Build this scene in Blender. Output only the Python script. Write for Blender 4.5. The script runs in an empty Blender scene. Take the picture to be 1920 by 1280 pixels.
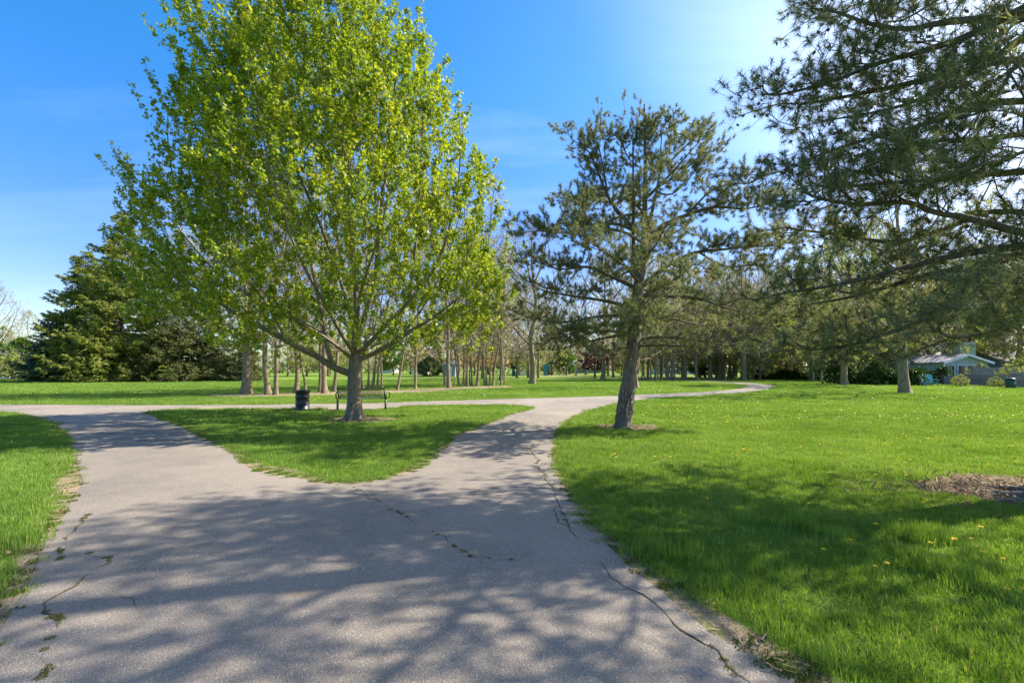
import bpy, math, random
import numpy as np
from mathutils import Vector, Matrix
from mathutils.geometry import tessellate_polygon

random.seed(7)
RNG = np.random.default_rng(11)
SC = bpy.context.scene
COL = SC.collection
R = math.radians
PI = math.pi

# ------------------------------------------------------------------ camera, light, sky
F, CX, HY, H = 900.0, 960.0, 690.0, 1.55      # focal length and horizon of the 1920 px photograph, eye height in metres
cam_d = bpy.data.cameras.new('camera')
cam = bpy.data.objects.new('camera', cam_d)
COL.objects.link(cam)
cam_d.sensor_width = 36.0
cam_d.lens = F / 1920 * 36
cam_d.shift_y = 50 / 1920
cam_d.clip_start = 0.05
cam_d.clip_end = 3000
cam.location = (0, 0, H)
cam.rotation_euler = (PI / 2, 0, 0)
SC.camera = cam

SUN_AZ = 75.0        # degrees clockwise from the view direction (+Y)
SUN_EL = 42.0
sun_d = bpy.data.lights.new('sun', 'SUN')
sun_d.energy = 5.0
sun_d.angle = R(0.55)
sun_d.color = (1.0, 0.93, 0.82)
sun = bpy.data.objects.new('sun', sun_d)
COL.objects.link(sun)
sv = Vector((math.sin(R(SUN_AZ)) * math.cos(R(SUN_EL)), math.cos(R(SUN_AZ)) * math.cos(R(SUN_EL)), math.sin(R(SUN_EL))))
sun.rotation_euler = sv.to_track_quat('Z', 'Y').to_euler()
sun.location = (30, 20, 40)

W = bpy.data.worlds.new('World')
SC.world = W
W.use_nodes = True
wn, wl = W.node_tree.nodes, W.node_tree.links
wn.clear()
def wnode(t, **k):
    n = wn.new(t)
    for a, b in k.items():
        setattr(n, a, b)
    return n
sky = wnode('ShaderNodeTexSky', sky_type='NISHITA', sun_disc=False)
sky.sun_elevation = R(SUN_EL)
sky.sun_rotation = R(SUN_AZ)
sky.air_density = 1.0
sky.dust_density = 1.2
sky.ozone_density = 2.5
hs = wnode('ShaderNodeHueSaturation')
hs.inputs['Saturation'].default_value = 1.42

hs.inputs['Value'].default_value = 1.0
wl.new(sky.outputs[0], hs.inputs['Color'])
# thin cirrus, drawn out along the wind
tc = wnode('ShaderNodeTexCoord')
sep = wnode('ShaderNodeSeparateXYZ')
wl.new(tc.outputs['Generated'], sep.inputs[0])
hu = wnode('ShaderNodeMapRange'); hu.inputs['From Min'].default_value = 0.02; hu.inputs['From Max'].default_value = 0.5; hu.inputs['To Min'].default_value = 0.535; hu.inputs['To Max'].default_value = 0.500
wl.new(sep.outputs[2], hu.inputs['Value']); wl.new(hu.outputs[0], hs.inputs['Hue'])
hv = wnode('ShaderNodeMapRange'); hv.inputs['From Min'].default_value = 0.0; hv.inputs['From Max'].default_value = 0.35; hv.inputs['To Min'].default_value = 0.80; hv.inputs['To Max'].default_value = 0.98
wl.new(sep.outputs[2], hv.inputs['Value']); wl.new(hv.outputs[0], hs.inputs['Value'])
zc = wnode('ShaderNodeMath', operation='MAXIMUM'); zc.inputs[1].default_value = 0.0
wl.new(sep.outputs[2], zc.inputs[0])
za = wnode('ShaderNodeMath', operation='ADD'); za.inputs[1].default_value = 0.12
wl.new(zc.outputs[0], za.inputs[0])
vd = wnode('ShaderNodeVectorMath', operation='DIVIDE')
cz = wnode('ShaderNodeCombineXYZ')
for i in range(3):
    wl.new(za.outputs[0], cz.inputs[i])
wl.new(tc.outputs['Generated'], vd.inputs[0]); wl.new(cz.outputs[0], vd.inputs[1])
mp = wnode('ShaderNodeMapping')
mp.inputs['Rotation'].default_value = (0, 0, R(-35))
mp.inputs['Scale'].default_value = (0.35, 1.5, 0.1)
wl.new(vd.outputs[0], mp.inputs[0])
nz = wnode('ShaderNodeTexNoise'); nz.inputs['Scale'].default_value = 1.1
nz.inputs['Detail'].default_value = 6; nz.inputs['Roughness'].default_value = 0.58; nz.inputs['Distortion'].default_value = 0.5
wl.new(mp.outputs[0], nz.inputs['Vector'])
nz2 = wnode('ShaderNodeTexNoise'); nz2.inputs['Scale'].default_value = 0.5
wl.new(vd.outputs[0], nz2.inputs['Vector'])
cr = wnode('ShaderNodeMapRange'); cr.inputs['From Min'].default_value = 0.50; cr.inputs['From Max'].default_value = 0.80
wl.new(nz.outputs[0], cr.inputs['Value'])
cr2 = wnode('ShaderNodeMapRange'); cr2.inputs['From Min'].default_value = 0.35; cr2.inputs['From Max'].default_value = 0.7
wl.new(nz2.outputs[0], cr2.inputs['Value'])
mm = wnode('ShaderNodeMath', operation='MULTIPLY')
wl.new(cr.outputs[0], mm.inputs[0]); wl.new(cr2.outputs[0], mm.inputs[1])
mm2 = wnode('ShaderNodeMath', operation='MULTIPLY'); mm2.inputs[1].default_value = 0.20
wl.new(mm.outputs[0], mm2.inputs[0])
dt = wnode('ShaderNodeVectorMath', operation='DOT_PRODUCT'); dt.inputs[1].default_value = tuple(sv)
wl.new(tc.outputs['Generated'], dt.inputs[0])
vr_ = wnode('ShaderNodeMapRange', interpolation_type='SMOOTHSTEP')
vr_.inputs['From Min'].default_value = 0.60; vr_.inputs['From Max'].default_value = 1.0; vr_.inputs['To Max'].default_value = 0.75
wl.new(dt.outputs['Value'], vr_.inputs['Value'])
cv = wnode('ShaderNodeMapRange'); cv.inputs['From Min'].default_value = 0.30; cv.inputs['From Max'].default_value = 0.62; cv.inputs['To Min'].default_value = 0.45; cv.inputs['To Max'].default_value = 1.25
wl.new(nz.outputs[0], cv.inputs['Value'])
vm = wnode('ShaderNodeMath', operation='MULTIPLY', use_clamp=True)
wl.new(vr_.outputs[0], vm.inputs[0]); wl.new(cv.outputs[0], vm.inputs[1])
mv = wnode('ShaderNodeMath', operation='MAXIMUM', use_clamp=True)
wl.new(vm.outputs[0], mv.inputs[0]); wl.new(mm2.outputs[0], mv.inputs[1])
mx = wnode('ShaderNodeMix', data_type='RGBA')
mx.inputs['B'].default_value = (5.9, 6.4, 7.4, 1)
wl.new(mv.outputs[0], mx.inputs['Factor']); wl.new(hs.outputs[0], mx.inputs['A'])
bg = wnode('ShaderNodeBackground'); bg.inputs['Strength'].default_value = 0.13
wl.new(mx.outputs['Result'], bg.inputs['Color'])
wo = wnode('ShaderNodeOutputWorld')
wl.new(bg.outputs[0], wo.inputs['Surface'])

SC.view_settings.view_transform = 'Standard'
SC.view_settings.look = 'None'
SC.view_settings.exposure = 1.27
SC.view_settings.gamma = 1.0
SC.view_settings.use_curve_mapping = False
SC.render.engine = 'CYCLES'
SC.cycles.max_bounces = 8
SC.cycles.transparent_max_bounces = 8
SC.cycles.sample_clamp_indirect = 6.0

# ------------------------------------------------------------------ helpers
def G(px, py, z=0.0):
    """ground point seen at a pixel of the photograph"""
    d = F * (H - z) / (py - HY)
    return ((px - CX) * d / F, d)
def P3(px, py, d):
    return np.array(((px - CX) * d / F, d, H - (py - HY) * d / F))

def _hash(i, j, k, s):
    n = (i * 374761393 + j * 668265263 + k * 2147483647 + s * 974711) & 0xFFFFFFFF
    n = ((n ^ (n >> 13)) * 1274126177) & 0xFFFFFFFF
    n = n ^ (n >> 16)
    return (n & 0xFFFF) / 65535.0
def vnoise(p, s=0):
    p = np.asarray(p, float)
    f = np.floor(p); i = f.astype(np.int64); u = p - f; u = u * u * (3 - 2 * u)
    out = 0
    for a in (0, 1):
        for b in (0, 1):
            for c in (0, 1):
                w = (u[..., 0] if a else 1 - u[..., 0]) * (u[..., 1] if b else 1 - u[..., 1]) * (u[..., 2] if c else 1 - u[..., 2])
                out = out + w * _hash(i[..., 0] + a, i[..., 1] + b, i[..., 2] + c, s)
    return out
def noise2(x, y, sc, s=0):
    return vnoise(np.stack([np.asarray(x) * sc, np.asarray(y) * sc, np.full(np.shape(x), 0.5)], -1), s)

def norm(v):
    return v / np.maximum(np.linalg.norm(v, axis=-1, keepdims=True), 1e-9)

def mesh_np(name, V, faces, mats=(), mat_idx=None, smooth=False):
    """faces: list of int arrays (M,k)"""
    me = bpy.data.meshes.new(name)
    V = np.asarray(V, np.float32)
    faces = [np.asarray(f, np.int32) for f in faces if len(f)]
    nl = sum(f.size for f in faces); nf = sum(len(f) for f in faces)
    me.vertices.add(len(V)); me.vertices.foreach_set('co', V.ravel())
    me.loops.add(nl); me.polygons.add(nf)
    me.loops.foreach_set('vertex_index', np.concatenate([f.ravel() for f in faces]))
    tot = np.concatenate([np.full(len(f), f.shape[1], np.int32) for f in faces])
    st = np.concatenate([[0], np.cumsum(tot)[:-1]]).astype(np.int32)
    me.polygons.foreach_set('loop_start', st)
    me.polygons.foreach_set('loop_total', tot)
    if smooth:
        me.polygons.foreach_set('use_smooth', np.ones(nf, bool))
    for m in mats:
        me.materials.append(m)
    if mat_idx is not None:
        me.polygons.foreach_set('material_index', np.asarray(mat_idx, np.int32))
    me.update(calc_edges=True)
    me.validate()
    return me

def obj(name, me, parent=None, loc=None):
    o = bpy.data.objects.new(name, me)
    COL.objects.link(o)
    if parent is not None:
        o.parent = parent
    if loc is not None:
        o.location = loc
    return o
def tag(o, label=None, cat=None, group=None, kind=None):
    if label: o['label'] = label
    if cat: o['category'] = cat
    if group: o['group'] = group
    if kind: o['kind'] = kind
    return o
def thing(name, label, cat, loc=(0, 0, 0), rz=0.0, group=None):
    o = bpy.data.objects.new(name, None); COL.objects.link(o)
    o.empty_display_size = 0.3
    o.location = loc; o.rotation_euler = (0, 0, rz)
    return tag(o, label, cat, group)
def copy_tree(o, parent=None):
    c = o.copy(); COL.objects.link(c)
    if parent is not None: c.parent = parent
    for ch in list(o.children):
        copy_tree(ch, c)
    return c

class MB:
    """collects boxes, bars and lathes into one mesh"""
    def __init__(s): s.V = []; s.Fs = []; s.n = 0
    def add(s, V, Fc):
        V = np.asarray(V, float)
        s.V.append(V)
        for f in Fc: s.Fs.append([i + s.n for i in f])
        s.n += len(V)
    def box(s, c, size, rz=0.0, rx=0.0, ry=0.0):
        x, y, z = [v / 2 for v in size]
        V = np.array([(-x,-y,-z),(x,-y,-z),(x,y,-z),(-x,y,-z),(-x,-y,z),(x,-y,z),(x,y,z),(-x,y,z)])
        if rx: V = V @ np.array([[1,0,0],[0,math.cos(rx),math.sin(rx)],[0,-math.sin(rx),math.cos(rx)]])
        if ry: V = V @ np.array([[math.cos(ry),0,-math.sin(ry)],[0,1,0],[math.sin(ry),0,math.cos(ry)]])
        if rz: V = V @ np.array([[math.cos(rz),math.sin(rz),0],[-math.sin(rz),math.cos(rz),0],[0,0,1]])
        s.add(V + np.array(c), [(0,3,2,1),(4,5,6,7),(0,1,5,4),(1,2,6,5),(2,3,7,6),(3,0,4,7)])
        return s
    def prism(s, pts, y0, y1):
        """outline in x,z extruded along y"""
        n = len(pts)
        V = [(x, y0, z) for x, z in pts] + [(x, y1, z) for x, z in pts]
        s.add(V, [tuple(range(n)), tuple(range(2*n-1, n-1, -1))] + [(i, i+n, (i+1) % n + n, (i+1) % n) for i in range(n)])
        return s
    def lathe(s, prof, n=24, c=(0, 0, 0)):
        """prof: (r,z) list"""
        V = []
        for r, z in prof:
            for i in range(n):
                a = 2 * PI * i / n
                V.append((c[0] + r * math.cos(a), c[1] + r * math.sin(a), c[2] + z))
        Fc = []
        for k in range(len(prof) - 1):
            for i in range(n):
                Fc.append((k*n+i, k*n+(i+1) % n, (k+1)*n+(i+1) % n, (k+1)*n+i))
        if prof[0][0] > 0.001: Fc.append(tuple(range(n-1, -1, -1)))
        if prof[-1][0] > 0.001: Fc.append(tuple((len(prof)-1)*n + i for i in range(n)))
        s.add(V, Fc)
        return s
    def tube(s, pts, r, n=8):
        pts = np.asarray(pts, float)
        rr = np.broadcast_to(np.asarray(r, float), (len(pts),))
        V, Q = tube_arrays(pts, rr, n)
        s.add(V, [tuple(q) for q in Q] + [tuple(range(n-1, -1, -1)), tuple((len(pts)-1)*n + i for i in range(n))])
        return s
    def mesh(s, name, mat, smooth=False, bevel=0.0):
        me = bpy.data.meshes.new(name)
        me.from_pydata([tuple(v) for v in np.concatenate(s.V)], [], s.Fs)
        me.materials.append(mat)
        if smooth:
            for p in me.polygons: p.use_smooth = True
        me.update()
        return me
    def build(s, name, mat, parent=None, loc=None, smooth=False):
        return obj(name, s.mesh(name, mat, smooth), parent, loc)

def tube_arrays(pts, rad, n):
    m = len(pts)
    T = np.zeros_like(pts)
    T[1:-1] = pts[2:] - pts[:-2]; T[0] = pts[1] - pts[0]; T[-1] = pts[-1] - pts[-2]
    T = norm(T)
    U = np.zeros_like(pts)
    a = np.array((1., 0, 0)) if abs(T[0][0]) < 0.8 else np.array((0, 1., 0))
    u = a - T[0] * a.dot(T[0]); u /= np.linalg.norm(u); U[0] = u
    for i in range(1, m):
        u = u - T[i] * u.dot(T[i])
        l = np.linalg.norm(u)
        if l < 1e-6:
            u = np.array((0, 0, 1.)) - T[i] * T[i][2]; l = np.linalg.norm(u)
        u = u / l; U[i] = u
    B = np.cross(T, U)
    ang = np.arange(n) * 2 * PI / n
    V = pts[:, None] + rad[:, None, None] * (np.cos(ang)[None, :, None] * U[:, None] + np.sin(ang)[None, :, None] * B[:, None])
    i = np.arange(m - 1)[:, None] * n; j = np.arange(n)[None]; j2 = (j + 1) % n
    Q = np.stack([i + j, i + j2, i + n + j2, i + n + j], -1).reshape(-1, 4)
    return V.reshape(-1, 3), Q

# ------------------------------------------------------------------ materials
def mat(name):
    m = bpy.data.materials.new(name); m.use_nodes = True
    nt = m.node_tree
    for n in list(nt.nodes): nt.nodes.remove(n)
    out = nt.nodes.new('ShaderNodeOutputMaterial')
    return m, nt, out
class NT:
    def __init__(s, name):
        s.m, s.nt, s.out = mat(name)
    def n(s, t, **k):
        nd = s.nt.nodes.new(t)
        ins = k.pop('ins', {})
        for a, b in k.items(): setattr(nd, a, b)
        for a, b in ins.items():
            if hasattr(b, 'is_output') or isinstance(b, bpy.types.NodeSocket): s.nt.links.new(b, nd.inputs[a])
            else: nd.inputs[a].default_value = b
        return nd
    def link(s, a, b): s.nt.links.new(a, b)
    def noise(s, vec, scale, detail=3, rough=0.55, dist=0.0):
        return s.n('ShaderNodeTexNoise', ins={'Vector': vec, 'Scale': scale, 'Detail': detail, 'Roughness': rough, 'Distortion': dist}).outputs[0]
    def ramp(s, fac, stops):
        nd = s.n('ShaderNodeValToRGB', ins={'Fac': fac})
        e = nd.color_ramp.elements
        e[0].position, e[0].color = stops[0][0], tuple(stops[0][1]) + (1,)
        e[1].position, e[1].color = stops[-1][0], tuple(stops[-1][1]) + (1,)
        for p, c in stops[1:-1]:
            q = e.new(p); q.color = tuple(c) + (1,)
        return nd.outputs[0]
    def mix(s, fac, a, b, mode='MIX'):
        nd = s.n('ShaderNodeMix', data_type='RGBA', blend_type=mode)
        for k, v in (('Factor', fac), ('A', a), ('B', b)):
            if isinstance(v, bpy.types.NodeSocket): s.link(v, nd.inputs[k])
            else: nd.inputs[k].default_value = v if k == 'Factor' else tuple(v) + (1,)
        return nd.outputs['Result']
    def math(s, op, a, b=0.0):
        nd = s.n('ShaderNodeMath', operation=op)
        for k, v in ((0, a), (1, b)):
            if isinstance(v, bpy.types.NodeSocket): s.link(v, nd.inputs[k])
            else: nd.inputs[k].default_value = v
        return nd.outputs[0]
    def range(s, v, a, b, c=0.0, d=1.0):
        return s.n('ShaderNodeMapRange', ins={'Value': v, 'From Min': a, 'From Max': b, 'To Min': c, 'To Max': d}).outputs[0]
    def pos(s): return s.n('ShaderNodeNewGeometry').outputs['Position']
    def obco(s): return s.n('ShaderNodeTexCoord').outputs['Object']
    def scaled(s, vec, sc):
        return s.n('ShaderNodeMapping', ins={'Vector': vec, 'Scale': sc}).outputs[0]
    def bump(s, h, strength, dist):
        return s.n('ShaderNodeBump', ins={'Height': h, 'Strength': strength, 'Distance': dist}).outputs[0]
    def bsdf(s, col, rough=0.8, normal=None, spec=0.3, metal=0.0):
        nd = s.n('ShaderNodeBsdfPrincipled', ins={'Roughness': rough, 'Specular IOR Level': spec, 'Metallic': metal})
        if isinstance(col, bpy.types.NodeSocket): s.link(col, nd.inputs['Base Color'])
        else: nd.inputs['Base Color'].default_value = tuple(col) + (1,)
        if normal is not None: s.link(normal, nd.inputs['Normal'])
        return nd.outputs[0]
    def done(s, sh):
        s.link(sh, s.out.inputs['Surface']); return s.m

def paint(name, col, rough=0.5, wear=0.15, scale=6.0, metal=0.0, spec=0.4):
    t = NT(name)
    n = t.noise(t.obco(), scale, 5, 0.65)
    c = t.mix(t.range(n, 0.35, 0.7, 0, 1), tuple(v * (1 - wear) for v in col), tuple(min(1, v * (1 + wear)) for v in col))
    nb = t.bump(t.noise(t.obco(), scale * 8, 3), 0.15, 0.01)
    return t.done(t.bsdf(c, rough, nb, spec, metal))

def leafmat(name, c1, c2, c3, trans, tfac=0.45, rough=0.5, spec=0.25, patch=0.5):
    """leaf colour differs from leaf to leaf; thin leaves let light through"""
    t = NT(name)
    geo = t.n('ShaderNodeNewGeometry')
    ri = geo.outputs['Random Per Island']
    nz = t.noise(geo.outputs['Position'], patch, 3)
    f = t.math('ADD', t.math('MULTIPLY', ri, 0.6), t.math('MULTIPLY', t.range(nz, 0.3, 0.7), 0.4))
    c = t.ramp(f, [(0.05, c1), (0.5, c2), (0.95, c3)])
    p = t.bsdf(c, rough, None, spec)
    tr = t.n('ShaderNodeBsdfTranslucent')
    t.link(t.mix(1.0, c, trans, 'MULTIPLY'), tr.inputs['Color'])
    ms = t.n('ShaderNodeMixShader', ins={0: tfac})
    t.link(p, ms.inputs[1]); t.link(tr.outputs[0], ms.inputs[2])
    return t.done(ms.outputs[0])

def barkmat(name, dark, light, moss=None, sx=22.0, sz=5.0, bump=0.6, depth=0.03, plates=False):
    t = NT(name)
    co = t.obco()
    sc = t.scaled(co, (sx, sx, sz))
    n1 = t.noise(sc, 1.0, 6, 0.65, 0.6)
    if plates:
        v = t.n('ShaderNodeTexVoronoi', feature='DISTANCE_TO_EDGE', ins={'Vector': t.n('ShaderNodeVectorMath', operation='ADD', ins={0: t.scaled(co, (17, 17, 5)), 1: t.n('ShaderNodeTexNoise', ins={'Vector': co, 'Scale': 6.0}).outputs[1]}).outputs[0], 'Scale': 1.0}).outputs['Distance']
        vr = t.math('MULTIPLY', t.range(v, 0.0, 0.45), t.range(t.noise(co, 9.0, 4, 0.7), 0.3, 0.6, 0.35, 1.0))
        hgt = t.math('ADD', t.math('MULTIPLY', vr, 0.7), t.math('MULTIPLY', n1, 0.5))
        base = t.mix(vr, dark, light)
        c = t.mix(t.range(n1, 0.35, 0.75, 0.75, 0.0), base, dark)
        c = t.mix(t.range(t.noise(co, 3.0, 2), 0.52, 0.72, 0.0, 0.5), c, (0.30, 0.20, 0.13))
    else:
        hgt = n1
        c = t.mix(t.range(n1, 0.32, 0.68), dark, light)
    big = t.noise(co, 1.7, 4, 0.6)
    c = t.mix(t.range(big, 0.4, 0.7, 0.0, 0.45), c, tuple(0.55 * a for a in light))
    if moss:
        c = t.mix(t.range(t.noise(co, 2.3, 4, 0.7), 0.5, 0.68, 0.0, 0.7), c, moss)
    nb = t.bump(hgt, bump, depth)
    return t.done(t.bsdf(c, 0.9, nb, 0.15))

M = {}
# lawn soil and far lawn
t = NT('lawn_ground')
po = t.pos()
n1 = t.noise(po, 0.16, 4, 0.6); n2 = t.noise(po, 1.3, 5, 0.65); n3 = t.noise(t.scaled(po, (1, 1, 1)), 9.0, 6, 0.7)
c = t.mix(t.range(n2, 0.3, 0.7), (0.105, 0.170, 0.020), (0.185, 0.270, 0.034))
c = t.mix(t.range(n1, 0.35, 0.7, 0, 0.55), c, (0.220, 0.300, 0.045))
c = t.mix(t.range(n3, 0.45, 0.75, 0, 0.75), c, (0.045, 0.085, 0.012))
c = t.mix(t.range(t.noise(po, 0.7, 5, 0.7), 0.62, 0.75, 0, 0.45), c, (0.19, 0.19, 0.07))
nb = t.bump(t.math('ADD', n3, t.math('MULTIPLY', n2, 1.5)), 0.9, 0.08)
M['ground'] = t.done(t.bsdf(c, 0.9, nb, 0.1))

t = NT('worn_soil')
po = t.pos()
a = t.noise(po, 5.0, 6, 0.7); b = t.noise(po, 38.0, 4, 0.7)
c = t.mix(t.range(a, 0.35, 0.65), (0.13, 0.085, 0.05), (0.36, 0.27, 0.17))
c = t.mix(t.range(b, 0.4, 0.7, 0, 0.6), c, (0.47, 0.38, 0.25))
c = t.mix(t.range(t.noise(po, 2.2, 4), 0.5, 0.66, 0, 0.8), c, (0.10, 0.13, 0.03))
M['soil'] = t.done(t.bsdf(c, 0.95, t.bump(t.math('ADD', a, b), 0.9, 0.03), 0.1))

t = NT('old_asphalt')
po = t.pos()
big = t.noise(po, 0.35, 5, 0.6); mid = t.noise(po, 2.1, 5, 0.65)
v = t.n('ShaderNodeTexVoronoi', ins={'Vector': po, 'Scale': 170.0})
fine = t.noise(po, 160.0, 3, 0.6)
v2 = t.n('ShaderNodeTexVoronoi', ins={'Vector': po, 'Scale': 120.0})
c = t.mix(t.range(big, 0.38, 0.62), (0.215, 0.182, 0.145), (0.345, 0.285, 0.220))
c = t.mix(t.range(t.noise(t.scaled(po, (1.6, 0.35, 1)), 1.0, 4, 0.6), 0.52, 0.72, 0, 0.45), c, (0.17, 0.15, 0.125))
c = t.mix(t.range(t.noise(po, 0.8, 6, 0.75, 1.5), 0.60, 0.70, 0, 0.4), c, (0.40, 0.33, 0.25))
c = t.mix(t.range(mid, 0.35, 0.7, 0, 0.4), c, (0.38, 0.31, 0.235))
vs = t.n('ShaderNodeSeparateColor', ins={0: v.outputs['Color']}).outputs[0]
c = t.mix(t.range(vs, 0.0, 1.0, 0.0, 0.55), c, (0.075, 0.072, 0.070))
vs2 = t.n('ShaderNodeSeparateColor', ins={0: v2.outputs['Color']}).outputs[1]
c = t.mix(t.range(vs2, 0.92, 0.98, 0.0, 0.5), c, (0.50, 0.46, 0.41))
c = t.mix(t.range(t.noise(po, 1.1, 3, 0.5), 0.66, 0.72, 0, 0.35), c, (0.30, 0.17, 0.07))
hh = t.math('SUBTRACT', t.math('MULTIPLY', fine, 0.5), v.outputs['Distance'])
M['asphalt'] = t.done(t.bsdf(c, 0.85, t.bump(hh, 0.8, 0.006), 0.25))

t = NT('crack_fill')
po = t.pos()
c = t.mix(t.range(t.noise(po, 6.0, 4, 0.7), 0.4, 0.6), (0.045, 0.038, 0.030), (0.15, 0.13, 0.065))
c = t.mix(t.range(t.noise(po, 21.0, 3, 0.7), 0.5, 0.7, 0, 0.7), c, (0.14, 0.10, 0.055))
M['crack'] = t.done(t.bsdf(c, 0.95, t.bump(t.noise(po, 60.0, 3), 1.0, 0.01), 0.1))

# grass blades: colour by blade, clump and patch
def grassmat(name, a, b, c3, tr):
    t = NT(name)
    geo = t.n('ShaderNodeNewGeometry')
    ri = geo.outputs['Random Per Island']
    oi = t.n('ShaderNodeObjectInfo').outputs['Random']
    nz = t.math('ADD', t.math('MULTIPLY', t.noise(geo.outputs['Position'], 0.55, 4, 0.6), 0.55), t.math('MULTIPLY', t.noise(geo.outputs['Position'], 0.11, 3, 0.6), 0.45))
    f = t.math('ADD', t.math('MULTIPLY', ri, 0.35), t.math('ADD', t.math('MULTIPLY', oi, 0.2), t.math('MULTIPLY', t.range(nz, 0.36, 0.64), 0.5)))
    c = t.ramp(f, [(0.1, a), (0.5, b), (0.9, c3)])
    c = t.mix(t.range(ri, 0.93, 0.95, 0, 0.8), c, (0.42, 0.36, 0.17))
    p = t.bsdf(c, 0.5, None, 0.25)
    trn = t.n('ShaderNodeBsdfTranslucent'); t.link(t.mix(1.0, c, tr, 'MULTIPLY'), trn.inputs['Color'])
    ms = t.n('ShaderNodeMixShader', ins={0: 0.42}); t.link(p, ms.inputs[1]); t.link(trn.outputs[0], ms.inputs[2])
    return t.done(ms.outputs[0])
M['grass'] = grassmat('grass_blades', (0.088, 0.166, 0.018), (0.162, 0.280, 0.036), (0.280, 0.390, 0.078), (1.25, 1.2, 0.6))
M['weed'] = grassmat('edge_weeds', (0.075, 0.095, 0.018), (0.135, 0.145, 0.030), (0.25, 0.21, 0.08), (1.1, 1.1, 0.5))
M['straw'] = leafmat('dry_thatch', (0.16, 0.11, 0.06), (0.32, 0.24, 0.14), (0.48, 0.39, 0.25), (1, 0.9, 0.7), 0.15, 0.8)

M['fallen'] = leafmat('fallen_needles', (0.09, 0.05, 0.025), (0.20, 0.12, 0.06), (0.36, 0.25, 0.14), (1, 0.9, 0.7), 0.1, 0.8)
M['maple_leaf'] = leafmat('maple_leaves', (0.085, 0.160, 0.014), (0.230, 0.320, 0.024), (0.520, 0.500, 0.045), (1.3, 1.25, 0.4), 0.48, 0.45, 0.3, 0.9)
M['maple_bark'] = barkmat('maple_bark', (0.085, 0.065, 0.048), (0.33, 0.27, 0.205), (0.15, 0.16, 0.085), 26, 5, 0.7, 0.02)
M['pine_bark'] = barkmat('pine_bark', (0.11, 0.085, 0.065), (0.72, 0.61, 0.50), None, 26, 5, 1.0, 0.05, True)
M['pine_twig'] = barkmat('pine_twig', (0.055, 0.042, 0.032), (0.20, 0.155, 0.115), (0.13, 0.12, 0.05), 30, 12, 0.5, 0.01)
M['needle'] = leafmat('pine_needles', (0.070, 0.098, 0.038), (0.165, 0.190, 0.076), (0.430, 0.410, 0.210), (1.1, 1.1, 0.7), 0.38, 0.45, 0.3, 0.9)
M['cone'] = paint('pine_cone', (0.16, 0.085, 0.045), 0.8, 0.4, 30)
M['spruce_g'] = leafmat('spruce_green', (0.090, 0.125, 0.024), (0.210, 0.245, 0.042), (0.370, 0.380, 0.085), (1, 1, 0.5), 0.3, 0.6, 0.2, 0.5)
M['spruce_b'] = leafmat('spruce_blue', (0.040, 0.085, 0.055), (0.085, 0.145, 0.095), (0.150, 0.210, 0.130), (1, 1, 0.8), 0.3, 0.6, 0.2, 0.5)
M['spruce_d'] = leafmat('spruce_dark', (0.050, 0.070, 0.022), (0.120, 0.140, 0.042), (0.240, 0.240, 0.085), (1, 1, 0.6), 0.3, 0.6, 0.2, 0.5)
M['grey_bark'] = barkmat('grey_bark', (0.10, 0.078, 0.048), (0.35, 0.285, 0.185), (0.21, 0.19, 0.07), 14, 4, 0.6, 0.03)
M['twig_bark'] = barkmat('twig_bark', (0.16, 0.125, 0.095), (0.40, 0.33, 0.26), None, 14, 4, 0.3, 0.02)
M['dark_bark'] = barkmat('dark_bark', (0.055, 0.042, 0.034), (0.22, 0.175, 0.14), (0.10, 0.10, 0.05), 14, 4, 0.6, 0.03)
M['bud'] = leafmat('spring_buds', (0.24, 0.23, 0.09), (0.38, 0.37, 0.15), (0.54, 0.51, 0.24), (1.1, 1.1, 0.5), 0.45, 0.6)
M['bud_orange'] = leafmat('orange_buds', (0.25, 0.14, 0.055), (0.40, 0.25, 0.09), (0.52, 0.37, 0.14), (1.1, 1.0, 0.6), 0.4, 0.6)
M['leaf_mid'] = leafmat('fresh_leaves', (0.045, 0.105, 0.014), (0.095, 0.185, 0.020), (0.16, 0.26, 0.03), (1.2, 1.2, 0.4), 0.45, 0.5)
M['leaf_pale'] = leafmat('pale_leaves', (0.17, 0.19, 0.05), (0.29, 0.32, 0.08), (0.42, 0.43, 0.14), (1.2, 1.2, 0.5), 0.45, 0.5)
M['leaf_purple'] = leafmat('purple_leaves', (0.05, 0.020, 0.022), (0.10, 0.038, 0.040), (0.17, 0.07, 0.06), (1.1, 0.8, 0.8), 0.35, 0.5)
M['hedge'] = leafmat('hedge_leaves', (0.020, 0.045, 0.010), (0.045, 0.090, 0.016), (0.085, 0.14, 0.025), (1, 1, 0.5), 0.3, 0.5)
M['dand'] = paint('dandelion_yellow', (0.85, 0.60, 0.01), 0.6, 0.1, 60)
M['stem'] = paint('dandelion_stem', (0.12, 0.20, 0.04), 0.6, 0.1, 60)
M['drum'] = paint('black_drum_paint', (0.028, 0.028, 0.030), 0.38, 0.4, 9, 0.0, 0.5)
M['liner'] = paint('black_plastic_bag', (0.012, 0.012, 0.013), 0.25, 0.2, 20)
M['bench_green'] = paint('dark_green_coating', (0.030, 0.048, 0.022), 0.4, 0.25, 12)
M['bench_post'] = paint('green_post_coating', (0.075, 0.105, 0.035), 0.5, 0.3, 12)
M['white'] = paint('white_paint', (0.72, 0.72, 0.70), 0.6, 0.08, 4)
M['tan_wall'] = paint('tan_siding', (0.22, 0.185, 0.13), 0.8, 0.08, 2)
M['cream'] = paint('cream_siding', (0.62, 0.58, 0.50), 0.8, 0.06, 2)
M['teal_wall'] = paint('sea_green_siding', (0.34, 0.42, 0.38), 0.8, 0.08, 2)
M['blue_wall'] = paint('blue_grey_siding', (0.20, 0.27, 0.36), 0.8, 0.08, 2)
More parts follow.
